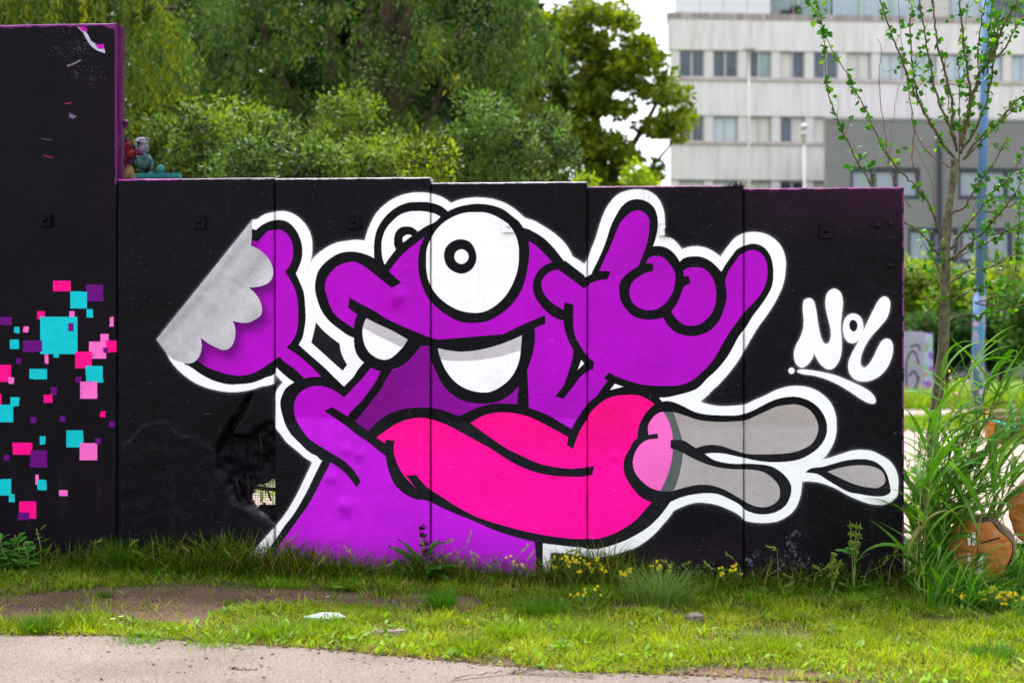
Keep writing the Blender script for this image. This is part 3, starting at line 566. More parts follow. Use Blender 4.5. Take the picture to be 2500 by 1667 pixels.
patch([(256, 62), (284, 62), (284, 82), (278, 72), (262, 68)], (.14, .02, .11))
for (cx, cy, n, s) in [(180, 120, 70, 22), (195, 110, 60, 14), (140, 120, 30, 12), (150, 82, 30, 16), (225, 185, 50, 16), (186, 182, 25, 6)]:
    for _ in range(n):
        x, z = wallxz(cx+random.gauss(0, s), cy+random.gauss(0, s*.9)); i = int((x-UX0)*RES2); j = int((z-UZ0)*RES2)
        if 0 < i < W2-1 and 0 < j < H2-1: im2[j, i] = .06+.2*random.random()
ee = (TZ1-QZ < .018+.01*a2*3) ; im2 = np.where(ee[..., None], np.array([.12, .015, .11])*(1+.8*a2[..., None]), im2)
ee = (QX > TX1-.010+.006*a2) & (QZ > 2.53); im2 = np.where(ee[..., None], np.array([.11, .013, .1])*(1+.9*a2[..., None]), im2)
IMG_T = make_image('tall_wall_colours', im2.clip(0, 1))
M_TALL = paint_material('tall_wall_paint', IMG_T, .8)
M_TEDGE = mat('purple_side_paint', (.028, .0015, .025), .9, .03, vcol=[(.065, .006, .056), (.035, .022, .04)], vscale=5, stretch=(6, 6, .6), bump=.0015, bscale=70)
tall = empty('tall_wall', (TX1, 0, 0), 'tall black wall end with cyan, pink and purple pixel squares', 'wall')
UVT = (UX0, UX0+W2/RES2, UZ0, UZ0+H2/RES2)
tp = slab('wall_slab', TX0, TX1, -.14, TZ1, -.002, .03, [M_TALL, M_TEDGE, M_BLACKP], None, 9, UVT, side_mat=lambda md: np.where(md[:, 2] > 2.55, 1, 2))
tp.parent = tall; tp.location = (-TX1, 0, 0)
ap = anchor(112, 538, tp, M_TALL, UVT, -.002)
M_PIXEL = None

# ------------------------------------------------------------------ ground
EDGE_PX = [(-500, 1530), (0, 1551), (350, 1562), (600, 1582), (900, 1605), (1100, 1618), (1300, 1636), (1450, 1650), (1700, 1660), (1950, 1668), (2300, 1690), (2800, 1730)]
EDGE = np.array([GP(a, b)[:2] for a, b in EDGE_PX]); EDGE = EDGE[np.argsort(EDGE[:, 0])]
def edge_y(x): return np.interp(x, EDGE[:, 0], EDGE[:, 1])+.035*vnoise(x, np.zeros_like(x), 2, 3.5, 4)+.02*vnoise(x, np.zeros_like(x), 12, 22, 3)
def inpoly(x, y, poly):
    r = np.zeros(np.broadcast(x, y).shape, bool); n = len(poly)
    for i in range(n):
        x1, y1 = poly[i][:2]; x2, y2 = poly[(i+1) % n][:2]
        c = ((y1 > y) != (y2 > y)) & (x < (x2-x1)*(y-y1)/(y2-y1+1e-12)+x1); r ^= c
    return r
SOIL = [GP(a, b)[:2] for a, b in [(-300, 1462), (0, 1457), (120, 1444), (240, 1432), (430, 1428), (600, 1432), (780, 1440), (1000, 1445), (1150, 1455), (1190, 1475), (1150, 1494), (1000, 1490), (860, 1478), (700, 1478), (600, 1484), (530, 1500), (480, 1530), (330, 1520), (250, 1495), (130, 1500), (60, 1520), (-300, 1525)]]
BARE = [[GP(a, b)[:2] for a, b in [(1600, 1640), (1720, 1622), (1900, 1632), (2050, 1645), (1900, 1662), (1650, 1662)]], [GP(a, b)[:2] for a, b in [(1180, 1605), (1240, 1602), (1270, 1622), (1200, 1625)]], [GP(a, b)[:2] for a, b in [(1480, 1478), (1560, 1472), (1600, 1490), (1500, 1496)]]]
def soilness(x, y):
    dx = .05*vnoise(x, y, 4, 5, 3); dy = .10*vnoise(x, y, 6, 5, 3)
    s = inpoly(x+dx, y+dy, SOIL)
    for b in BARE: s |= inpoly(x+dx, y+dy, b)
    return s
def relief_g(x, y):
    k = np.clip((3-y)/1.0, 0, 1)*np.clip((x+7)/1., 0, 1)*np.clip((8-x)/1., 0, 1)
    return k*(.035*vnoise(x, y, 14, 1.2, 3)+.008*vnoise(x, y, 15, 11, 3)+.02*np.exp(-(y/.35)**2)*0)
def axis(lo, hi, st, far, g=1.35):
    m = list(np.arange(lo, hi+st/2, st)); s = st; a = hi
    while a < far: s *= g; a += s; m.append(a)
    s = st; a = lo; pre = []
    while a > -far: s *= g; a -= s; pre.append(a)
    return np.array(pre[::-1]+m)
gxs = axis(-4.6, 4.6, .05, 900); gys = axis(-4.4, 1.0, .05, 900)
X, Y = np.meshgrid(gxs, gys); Zg = zg(X, Y)+relief_g(X, Y); so = soilness(X, Y)
Zg -= .012*so*(np.abs(X) < 5)*(Y < 1)
gc = np.empty(X.shape+(3,)); gc[:] = (.045, .055, .014)
nn = vnoise(X, Y, 33, 3, 4); gc *= (1+1.2*nn)[..., None]
soilc = np.array((.088, .054, .038))*(1+.7*vnoise(X, Y, 35, 7, 4)[..., None]); near = (np.abs(X) < 6) & (Y < 1)
gc = np.where((so & near)[..., None], soilc, gc)
bgm = Y > 1.0; gc = np.where(bgm[..., None], np.array((.08, .13, .014))*(1+1.3*vnoise(X, Y, 36, .6, 4)[..., None]), gc)
idx = np.arange(X.size).reshape(X.shape); Fq = np.stack([idx[:-1, :-1], idx[:-1, 1:], idx[1:, 1:], idx[1:, :-1]], -1).reshape(-1, 4)
def ground_mat():
    m = mat('earth', (.1, .06, .05), .9, .15, bump=.006, bscale=45); t = m.node_tree; b = t.nodes['Principled BSDF']
    a = t.nodes.new('ShaderNodeAttribute'); a.attribute_name = 'Col'; tc = t.nodes.new('ShaderNodeTexCoord')
    n = t.nodes.new('ShaderNodeTexNoise'); n.inputs['Scale'].default_value = 70; n.inputs['Detail'].default_value = 6; t.links.new(tc.outputs['Object'], n.inputs[0])
    r = t.nodes.new('ShaderNodeMapRange'); r.inputs[1].default_value = .3; r.inputs[2].default_value = .7; r.inputs[3].default_value = .35; r.inputs[4].default_value = 1.75; t.links.new(n.outputs['Fac'], r.inputs[0])
    mm = t.nodes.new('ShaderNodeVectorMath'); mm.operation = 'SCALE'; t.links.new(a.outputs['Color'], mm.inputs[0]); t.links.new(r.outputs[0], mm.inputs['Scale']); t.links.new(mm.outputs[0], b.inputs['Base Color'])
    return m
M_EARTH = ground_mat()
g = link('ground', mesh_np('ground', np.stack([X, Y, Zg], -1).reshape(-1, 3), Fq, M_EARTH, col=gc.reshape(-1, 3), smooth=True)); tag(g, kind='structure')
# foreground path of worn asphalt
def asphalt():
    m = mat('worn_asphalt', (.125, .102, .090), .85, .12, vcol=[(.165, .135, .12), (.20, .162, .142)], vscale=1.3, bump=.0035, bscale=130); t = m.node_tree; b = t.nodes['Principled BSDF']
    base = b.inputs['Base Color'].links[0].from_socket; tc = t.nodes.new('ShaderNodeTexCoord')
    cur = base
    for sc, th, cc, seed in [(60, .30, (.09, .07, .07), 0), (24, .13, (.03, .025, .028), 3), (80, .22, (.36, .30, .27), 7), (36, .14, (.20, .10, .06), 11), (14, .07, (.02, .018, .02), 5), (110, .36, (.07, .055, .055), 9)]:
        mp = t.nodes.new('ShaderNodeMapping'); mp.inputs['Location'].default_value = (seed, seed*2, 0); t.links.new(tc.outputs['Object'], mp.inputs[0])
        v = t.nodes.new('ShaderNodeTexVoronoi'); v.inputs['Scale'].default_value = sc; t.links.new(mp.outputs[0], v.inputs[0])
        r = t.nodes.new('ShaderNodeMapRange'); r.inputs[1].default_value = th*.7; r.inputs[2].default_value = th; r.inputs[3].default_value = 1; r.inputs[4].default_value = 0; t.links.new(v.outputs['Distance'], r.inputs[0])
        x = t.nodes.new('ShaderNodeMix'); x.data_type = 'RGBA'; t.links.new(r.outputs[0], x.inputs[0]); t.links.new(cur, x.inputs[6]); x.inputs[7].default_value = (*cc, 1); cur = x.outputs[2]
    t.links.new(cur, b.inputs['Base Color']); return m
M_ASPH = asphalt()
px = np.arange(-14, 14.01, .03); ey = edge_y(px); rows = [0, 0, .012, .04, .09, .16, .26, .4, .6, .9, 1.3, 2, 3.5, 6, 12, 30]
V = []
for j, r in enumerate(rows):
    yy = ey-r; zz = zg(px, yy)+relief_g(px, yy)*np.clip(1-r/.6, 0, 1)+.016
    if j == 0: zz = zz-.06
    if j == 1: zz = zz-.006
    zz = zz+.003*vnoise(px, yy, 51, 9, 3); V.append(np.stack([px, yy, zz], -1))
V = np.array(V); n = len(px); idx = np.arange(len(rows)*n).reshape(len(rows), n); Fq = np.stack([idx[:-1, :-1], idx[1:, :-1], idx[1:, 1:], idx[:-1, 1:]], -1).reshape(-1, 4)
p = link('asphalt_path', mesh_np('asphalt_path', V.reshape(-1, 3), Fq, M_ASPH, smooth=True)); tag(p, kind='structure')
cr = MB()
for pl in ([(1100, 1668), (1180, 1658), (1250, 1652), (1290, 1645), (1330, 1636)], [(1250, 1652), (1300, 1654), (1380, 1658), (1450, 1664)], [(560, 1640), (590, 1644), (630, 1643)]):
    pp = bend([GP(a, b_) for a, b_ in pl], 6); pp = pp+RS.normal(0, .004, pp.shape)
    for i in range(len(pp)-1):
        d = pp[i+1]-pp[i]; nn_ = np.array([-d[1], d[0], 0]); nn_ /= np.linalg.norm(nn_)+1e-9; w0_, w1_ = .004+.004*random.random(), .004+.004*random.random(); up = np.array([0, 0, .024])
        cr.add([pp[i]-nn_*w0_+up, pp[i]+nn_*w0_+up, pp[i+1]+nn_*w1_+up, pp[i+1]-nn_*w1_+up], [(0, 3, 2, 1)])
cr.obj('crack', mat('crack_dirt', (.02, .015, .013), .95, .05), p)
# yard of pinkish paving behind the wall, then a verge and a second path
M_PAVE = mat('pink_paving', (.21, .15, .135), .85, .2, vcol=[(.26, .20, .18), (.28, .22, .20)], vscale=1.5, bump=.003, bscale=30)
def sheet(name, y_px0, y_px1, x0, x1, dz, m):
    d0 = (EYE+.035)*FP/(y_px1-833.5); d1 = (EYE+.035)*FP/(y_px0-833.5); o = []
    for d, s in ((d0, x0), (d0, x1), (d1, x1), (d1, x0)):
        q = CAM+FW*d+RT*s; o.append((q[0], q[1], -.035+dz))
    return tag(link(name, mesh_np(name, o, np.array([[0, 1, 2, 3]]), m)), kind='structure')
sheet('paved_yard', 1042, 1330, -12, 16, .012, M_PAVE)
sheet('far_path', 998, 1015, -30, 30, .010, M_PAVE)
# loose grit on earth and path
gv = MB()
for _ in range(1500):
    x = random.uniform(-3.6, 3.4); y0 = float(edge_y(np.array([x]))[0]); y = random.uniform(-3.6, -.35)
    onp = y < y0
    if not onp and not soilness(np.array([x]), np.array([y]))[0] and random.random() > .1: continue
    if onp and random.random() > .8: continue
    z = float(zg(x, y)+relief_g(np.array([x]), np.array([y]))[0])+(.018 if onp else -.008); s = random.choice([.0025, .003, .004, .006] if not onp else [.003, .004, .005, .008])
    gv.ball((x, y, z), s, 5, 4, (random.uniform(.8, 1.5), 1, .6), .5)
M_GRIT = mat('grit', (.03, .022, .02), .85, .2, vcol=[(.10, .07, .055), (.30, .25, .21)], vscale=9)
tag(gv.obj('gravel', M_GRIT), 'loose grit scattered over the earth strip and path', 'gravel', kind='stuff')

gv = MB()
for _ in range(1100):
    x = random.uniform(-3.6, 3.4); y = float(edge_y(np.array([x]))[0])+random.gauss(.0, .035); z = float(zg(x, y)+relief_g(np.array([x]), np.array([y]))[0])+.014
    gv.ball((x, y, z), random.uniform(.004, .012), 5, 4, (random.uniform(.8, 1.6), 1, .6), .6)
tag(gv.obj('earth_crumbs', mat('earth_crumb', (.05, .03, .022), .95, .05, vcol=[(.12, .08, .06)], vscale=20)), 'dark crumbs of earth spilling onto the path edge', 'soil', kind='stuff')
# ------------------------------------------------------------------ grass
def blades(x, y, z, h, wd, lean, az, col, name, seg=2):
    """curved tapering blades, one colour each"""
    n = len(x); ts = np.linspace(0, 1, seg+1); V = []; C = []
    face = az+RS.uniform(-1.2, 1.2, n)+math.pi/2
    px_, py_ = np.cos(face), np.sin(face)
    for i, t in enumerate(ts):
        off = lean*h*t**1.7; cx = x+np.cos(az)*off; cy = y+np.sin(az)*off; cz = z+h*(t-.35*np.minimum(lean, 1.6)*t**2.2*.8)
        if i < seg:
            ww = wd*(1-.25*t)*.5; V.append(np.stack([cx-px_*ww, cy-py_*ww, cz], -1)); V.append(np.stack([cx+px_*ww, cy+py_*ww, cz], -1)); C += [col*(.85+.2*t), col*(.85+.2*t)]
        else: V.append(np.stack([cx, cy, cz], -1)); C.append(col*1.08)
    k = 2*seg+1; V = np.stack(V, 1).reshape(-1, 3); C = np.stack(C, 1).reshape(-1, 3); b = np.arange(n)[:, None]*k
    Q = np.concatenate([b+np.array([2*i, 2*i+1, 2*i+3, 2*i+2]) for i in range(seg-1)]) if seg > 1 else np.zeros((0, 4), int); Tt = b+np.array([2*seg-2, 2*seg-1, 2*seg])
    return mesh_np(name, V, [Q, Tt], GRASS, col=C, smooth=True)
NG = 300000
x = RS.uniform(-4.3, 3.9, NG); y = RS.uniform(-3.3, -.015, NG)
ok = (y > edge_y(x)+.02-.07*RS.rand(NG)**3) & ~(soilness(x, y) & (RS.rand(NG) > .03+.10*(vnoise(x, y, 8, 4, 2) > .12)))
thin = vnoise(x, y, 9, 4.2, 4); ok &= RS.rand(NG) < np.clip(.75+2.6*thin, .06, 1); x, y, thin = x[ok], y[ok], thin[ok]; n = len(x)
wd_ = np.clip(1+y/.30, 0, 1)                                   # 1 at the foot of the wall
tall_n = vnoise(x, y, 17, 2.3, 3)
tuft = vnoise(x, y, 29, 8, 2)
h = .016+.05*RS.rand(n)**2+.20*np.clip(tuft, 0, 1)*RS.uniform(.3, 1, n)+.10*np.clip(vnoise(x, y, 19, 3.6, 3), 0, 1)*RS.uniform(.3, 1, n)+wd_*(.02+.10*RS.rand(n)**1.6+.30*np.clip(tall_n, 0, 1))
h *= 1-.45*((x > -3.6) & (x < 1.0) & (y > -.12) & (RS.rand(n) < .2))
yel = np.clip(.58+1.6*vnoise(x, y, 23, 1.7, 4)+.45*np.clip(-y-1.2, -1, 1)-.45*wd_, 0, 1)  # yellower away from the wall: sunlit tone put into the blade colour
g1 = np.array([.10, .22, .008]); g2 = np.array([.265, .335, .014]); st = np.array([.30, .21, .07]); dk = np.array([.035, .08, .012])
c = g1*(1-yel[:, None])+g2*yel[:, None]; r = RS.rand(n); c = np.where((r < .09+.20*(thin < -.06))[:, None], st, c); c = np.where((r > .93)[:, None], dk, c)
c = c*(.65+.6*RS.rand(n))[:, None]*(1+.9*tuft)[:, None]*(1-.45*wd_)[:, None]  # blades painted darker at the wall foot to stand for shade
az = RS.uniform(0, 2*math.pi, n); lean = RS.uniform(.15, 1.5, n)
z = zg(x, y)+relief_g(x, y)-.006
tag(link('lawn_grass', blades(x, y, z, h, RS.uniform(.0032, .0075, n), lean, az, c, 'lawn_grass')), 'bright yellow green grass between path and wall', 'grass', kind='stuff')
# long grass along the wall foot, with drooping ears
n = 15000; x = RS.uniform(-4.2, 2.7, n); y = -.02-np.abs(RS.normal(0, .11, n)); dens = vnoise(x, y*0, 27, 1.8, 3); ok = RS.rand(n) < np.clip(.55+2.4*dens, .12, 1); x, y, dens = x[ok], y[ok], dens[ok]; n = len(x)
h = (.09+.24*RS.rand(n)**1.6)*(1+1.4*dens); c = g1*.42*(1-.4*RS.rand(n)[:, None])+g2*.38*(RS.rand(n)**2)[:, None]; c = np.where((RS.rand(n) < .08)[:, None], st*.9, c)  # colour lowered to imitate the shade along the wall
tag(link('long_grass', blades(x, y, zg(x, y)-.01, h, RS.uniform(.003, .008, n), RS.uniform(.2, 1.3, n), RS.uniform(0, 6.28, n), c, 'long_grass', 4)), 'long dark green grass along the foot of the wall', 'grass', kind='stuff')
n = 9000; x = RS.uniform(-4.2, 2.8, n); y = -.015-np.abs(RS.normal(0, .10, n)); dn = vnoise(x, y*0, 28, 2.6, 3); ok = RS.rand(n) < np.clip(.5+2.5*dn, .1, 1); x, y, dn = x[ok], y[ok], dn[ok]; n = len(x); WFW = (x, y, dn)
# tussocks of finer grass where the photograph shows them
Xs = []; Ys = []; Hs = []; Cs = []; Az = []; Le = []
for (a, b, k, hh, rr, cc) in [(1075, 1490, 420, .15, .055, (.08, .22, .02)), (1610, 1475, 420, .27, .12, (.20, .34, .07)), (1330, 1500, 600, .13, .14, (.08, .19, .02)), (95, 1545, 350, .13, .06, (.10, .2, .02)), (190, 1535, 260, .11, .07, (.16, .25, .02)), (300, 1395, 500, .26, .10, (.08, .19, .02)), (670, 1560, 300, .15, .09, (.2, .33, .03)), (2420, 1605, 350, .10, .12, (.09, .22, .03)), (1150, 1590, 300, .11, .1, (.2, .32, .02)), (800, 1545, 300, .12, .1, (.17, .3, .02)), (1420, 1560, 300, .13, .12, (.22, .34, .03)), (1880, 1590, 300, .12, .12, (.2, .33, .02)), (20, 1530, 300, .1, .08, (.2, .28, .02)), (340, 1570, 300, .08, .1, (.15, .3, .02)), (520, 1580, 260, .08, .1, (.18, .32, .02)), (1750, 1600, 300, .1, .14, (.24, .34, .02)), (2150, 1580, 300, .1, .12, (.25, .35, .02)), (1240, 1560, 400, .13, .10, (.22, .36, .03)), (560, 1475, 60, .05, .04, (.1, .2, .02)), (255, 1455, 90, .05, .03, (.1, .2, .02)), (940, 1450, 150, .05, .05, (.12, .2, .02)), (1350, 1640, 220, .06, .2, (.25, .3, .02))]:
    q = GP(a, b); Xs.append(q[0]+RS.normal(0, rr*.6, k)); Ys.append(q[1]+RS.normal(0, rr*.6, k)); Hs.append(hh*RS.uniform(.5, 1.1, k)); Cs.append(np.array(cc)*.68*RS.uniform(.7, 1.3, (k, 1)))
    aa = np.arctan2(Ys[-1]-q[1], Xs[-1]-q[0])+RS.normal(0, .5, k); Az.append(aa); Le.append(RS.uniform(.1, 1.1, k))
x, y, h, c, az, lean = map(np.concatenate, (Xs, Ys, Hs, Cs, Az, Le))
k = y < -.01; x, y, h, c, az, lean = x[k], y[k], h[k], c[k], az[k], lean[k]
tag(link('grass_tussocks', blades(x, y, zg(x, y)+relief_g(x, y)-.008, h, RS.uniform(.003, .0055, len(x)), lean, az, c, 'grass_tussocks', 3)), 'dense tussocks of fine grass in lawn and soil strip', 'grass', kind='stuff')

def quads_leaf(Pt, D, N, L, Wd, col, name, parent, mtl=None):
    """rhombic leaves: Pt base point, D long axis, N approx normal"""
    D = D/np.linalg.norm(D, axis=1, keepdims=True); S = np.cross(D, N); S /= np.linalg.norm(S, axis=1, keepdims=True)+1e-9
    L = np.asarray(L)[:, None]; Wd = np.asarray(Wd)[:, None]
    V = np.stack([Pt, Pt+D*L*.45+S*Wd*.5, Pt+D*L, Pt+D*L*.45-S*Wd*.5], 1).reshape(-1, 3)
    b = np.arange(len(Pt))[:, None]*4; C = np.repeat(col, 4, 0)
    return link(name, mesh_np(name, V, b+np.array([0, 1, 2, 3]), mtl or LEAF, col=C), parent)
x, y, dn = WFW; n = len(x); hh_ = RS.uniform(.01, 1, n)**1.5*(.10+.22*np.clip(dn+.2, 0, .6)); az_ = RS.uniform(0, 6.28, n)
quads_leaf(np.stack([x, y, zg(x, y)+hh_], -1), np.stack([np.cos(az_), np.sin(az_), RS.uniform(-.3, .9, n)], -1), RS.normal(0, .6, (n, 3))+[0, -.3, .8], RS.uniform(.014, .045, n), RS.uniform(.006, .016, n), np.array([.055, .125, .016])*RS.uniform(.4, 1.5, (n, 1)), 'wall_foot_weeds', None)
tag(bpy.data.objects['wall_foot_weeds'], 'tangle of small dark leaved weeds in the grass at the wall foot', 'weeds', kind='stuff')
# wild barley: bare stems with bristly ears against the wall
ears = []
for a, b in [(790, 1370), (845, 1385), (1045, 1330), (1090, 1320), (1145, 1322), (1180, 1350), (1165, 1370), (1080, 1360), (1275, 1340), (1290, 1355), (1380, 1345), (1398, 1350), (1330, 1365), (1480, 1380), (1640, 1370), (1660, 1365), (590, 1350), (1790, 1360), (1890, 1330), (1995, 1380), (2010, 1400), (2000, 1390), (2175, 1350), (2185, 1340), (2140, 1370), (2200, 1395), (2260, 1400), (2300, 1410), (870, 1340), (330, 1330), (245, 1320), (1935, 1405), (1905, 1420), (2240, 1425), (1210, 1380), (1120, 1375), (950, 1375), (1740, 1385), (480, 1340)]:
    x, z = wallxz(a, b); ears.append((x, -.05-random.random()*.15, z))
bv = MB(); sp_P, sp_D, sp_N, sp_L, sp_W, sp_C = [], [], [], [], [], []
for x, y, z in ears:
    s = 1-.0*y; lean = random.uniform(-.1, .12); b0 = np.array([x-lean, y+.0, float(zg(x, y))]); tip = np.array([x, y-.02, z])
    mid = (b0+tip)/2+np.array([-lean*.3, 0, .04]); pts = bend([b0, mid, tip], 4); bv.tube(pts, np.linspace(.0022, .0014, len(pts)), 3, False)
    d = np.array([random.choice([-1, 1])*random.uniform(.3, 1), random.uniform(-.3, .3), random.uniform(.2, 1)]); d /= np.linalg.norm(d); Lh = random.uniform(.05, .08)
    for k in range(22):
        t = k/22; p = tip+d*Lh*t; dd = d+RS.normal(0, .28, 3); sp_P.append(p); sp_D.append(dd); sp_N.append(RS.normal(0, 1, 3)); sp_L.append(random.uniform(.022, .04)); sp_W.append(.0055); sp_C.append(np.array([.26, .33, .07])*random.uniform(.6, 1.3))
M_STEM = mat('grass_stem', (.12, .18, .035), .6, .1, vcol=[(.24, .24, .09)], vscale=15)
bo = bv.obj('wild_barley', M_STEM); tag(bo, 'thin stems of wild barley with bristly ears against the wall', 'grass', kind='stuff')
quads_leaf(np.array(sp_P), np.array(sp_D), np.array(sp_N), sp_L, sp_W, np.array(sp_C), 'barley_ears', bo)

# ------------------------------------------------------------------ broad-leaved plants
def leaf_mesh(name, outline, fold=.25, curl=.35, wave=0, col=(.06, .16, .02), tipc=None, nseg=6, m=None):
    """outline: list of (t, half width) along a unit length; leaf lies along +x and droops"""
    ts = np.linspace(0, 1, nseg+1); hw = np.interp(ts, [o[0] for o in outline], [o[1] for o in outline]); V = []; C = []
    for t, q in zip(ts, hw):
        zc = -curl*t*t*.5+.0; wv = wave*math.sin(t*17)
        V += [(t, -q, zc+fold*q+wv), (t, 0, zc), (t, q, zc+fold*q-wv)]
        cc = np.array(col)*(1-t)+np.array(tipc if tipc is not None else col)*t; C += [cc, cc*.8, cc]
    F = []
    for i in range(nseg):
        a = i*3; F += [(a, a+1, a+4, a+3), (a+1, a+2, a+5, a+4)]
    return mesh_np(name, V, np.array(F), m or LEAF, col=np.array(C), smooth=True)
OVATE = [(0, .0), (.12, .26), (.3, .42), (.55, .40), (.8, .22), (1, 0)]
LONGO = [(0, .02), (.2, .10), (.45, .15), (.75, .11), (1, 0)]
DOCK = [leaf_mesh('leaf', LONGO, .35, .9, .012, (.055, .15, .03), (.08, .19, .03), 8), leaf_mesh('leaf', LONGO, .5, .4, .02, (.045, .12, .025), (.06, .14, .03), 8)]
LIGHTL = [leaf_mesh('leaf', [(0, .01), (.15, .03), (.4, .17), (.7, .20), (1, 0)], .2, .8, .01, (.14, .26, .035), (.17, .30, .05), 7), leaf_mesh('leaf', LONGO, .3, .5, .015, (.10, .21, .025), (.15, .26, .03), 7)]
def place_leaf(me, parent, loc, az, pitch, size, roll=0, name='leaf'):
    o = bpy.data.objects.new(name, me); COL.objects.link(o); o.parent = parent; o.location = loc
    o.rotation_euler = (roll, -pitch, az); o.scale = (size, size, size); return o
def dock(px, py, ht, nleaf, lab, L=.2, seeds=2, dark=False, meshes=None, grp=None, ypos=None, cat='plant', name='dock_plant'):
    q = GP(px, py); x, y = q[0], min(q[1], -.04) if ypos is None else ypos; z = float(zg(x, y)+relief_g(np.array([x]), np.array([y]))[0])
    r = empty(name, (x, y, z), lab, cat, grp); ms = meshes or DOCK
    for k in range(nleaf):
        az = random.uniform(0, 6.28); low = k < nleaf*.6
        place_leaf(random.choice(ms), r, (0, 0, .0 if low else ht*random.uniform(.2, .6)), az, random.uniform(.35, 1.15), (L if meshes is not LIGHTL or name == 'dock_plant' else L*.62)*random.uniform(.7, 1.15)*(1 if low else .6), random.uniform(-.4, .4))
    if seeds:
        b = MB(); SP = [[], [], [], [], [], []]
        for k in range(seeds):
            tx, ty = random.uniform(-.06, .06), random.uniform(-.03, .03); pts = bend([(0, 0, 0), (tx*.4, ty*.4, ht*.5), (tx, ty, ht*random.uniform(.85, 1.05))], 4); b.tube(pts, np.linspace(.004, .0015, len(pts)), 5)
            for j in range(110):
                t = random.uniform(.5, 1); p = pts[int(t*(len(pts)-1))]+RS.normal(0, .012, 3)*(1.4-t); SP[0].append(p); SP[1].append(RS.normal(0, 1, 3)+[0, 0, .8]); SP[2].append(RS.normal(0, 1, 3)); SP[3].append(.017); SP[4].append(.011); SP[5].append(np.array((.035, .02, .03) if dark else (.17, .26, .035))*random.uniform(.6, 1.3))
        b.obj('stem', M_STEM if not dark else mat('dark_stem', (.03, .02, .03)), r)
        quads_leaf(*[np.array(s) for s in SP[:3]], SP[3], SP[4], np.array(SP[5]), 'seed_head', r)['kind'] = 'stuff'
    return r
dock(1040, 1425, .36, 9, 'dark dock plant with a purple brown seed spike at the panel joint', .30, 2, True, ypos=-.10)
dock(960, 1425, .1, 3, 'single broad drooping dock leaf left of the dark seed spike', .26, 0, ypos=-.12)
dock(2110, 1480, .50, 9, 'tall pale green dock in seed before the wall corner', .27, 3, meshes=[leaf_mesh('leaf', [(0, .02), (.2, .2), (.5, .24), (.8, .14), (1, 0)], .3, .7, .03, (.07, .2, .04), (.1, .25, .05), 8)], ypos=-.16)
dock(2060, 1490, .26, 8, 'short bushy dock with a crinkled seed spike, left of the tall one', .14, 3, ypos=-.22)
dock(300, 1425, .2, 9, 'clump of long shiny dock leaves at the joint of tall and low wall', .24, 0, meshes=LIGHTL, ypos=-.12)
dock(1500, 1430, .15, 5, 'upright pale dock leaves between two patches of yellow flowers', .16, 0, meshes=LIGHTL, ypos=-.12)
dock(850, 1440, .1, 5, 'small weed with narrow leaves beside the wood chip', .12, 0, meshes=LIGHTL)
for k, (a, b, l, s) in enumerate([(1590, 1515, 'upright pair of pale leaves in the lawn left of the grey stone', .16), (1305, 1490, 'small pale weed standing below the white painted post', .12), (1380, 1590, 'round pale leaved weed in the lawn above the path edge', .13), (1470, 1630, 'grey green rounded weed right at the path edge', .12), (700, 1540, 'pale leafy weed in front of the glazed tile piece', .13), (550, 1505, 'three lobed weed rooted at the edge of the bare earth', .13), (2090, 1590, 'bright green weed low in the lawn at the right', .13), (1885, 1520, 'pale weed right of the grey stone', .11), (1330, 1640, 'yellowish weed on the crack of the path edge', .11), (360, 1560, 'low wide weed right above the path at the left', .12), (600, 1590, 'flat striped weed leaning over the path edge', .13), (2330, 1640, 'flat leaf weed at the lower right corner', .12), (1210, 1530, 'pointed pale leaves standing below the soil strip end', .14), (1780, 1560, 'tall single leaf weed in the middle of the lawn', .12)]):
    dock(a, b, .06, random.choice([4, 5, 6, 7]), l, s, 0, meshes=LIGHTL, name='lawn_weed')
# low round-leaved ground weeds nobody could count
n = 11000; x = RS.uniform(-3.8, 3.4, n); y = RS.uniform(-3.1, -.2, n); cl = vnoise(x, y, 61, 4.5, 3) > .06; edg = (y-edge_y(x) < .35) & (RS.rand(n) < .5); ok = (cl | edg) & (y > edge_y(x)+.01) & ~(soilness(x, y) & (RS.rand(n) > .06)); x, y = x[ok], y[ok]; n = len(x)
az = RS.uniform(0, 6.28, n); D = np.stack([np.cos(az), np.sin(az), RS.uniform(.1, 1.1, n)], -1); N_ = RS.normal(0, .3, (n, 3))+[0, 0, 1]
quads_leaf(np.stack([x, y, zg(x, y)+relief_g(x, y)+RS.uniform(.005, .035, n)], -1), D, N_, RS.uniform(.02, .07, n), RS.uniform(.010, .028, n), np.array([.115, .21, .02])*RS.uniform(.45, 1.35, (n, 1))*(1+.5*np.clip(-y-1.2, -1, 1))[:, None], 'ground_weeds', None)  # brighter towards the path: sunlight painted into the leaf colour
tag(bpy.data.objects['ground_weeds'], 'small broad green leaves scattered through the lawn', 'weeds', kind='stuff')
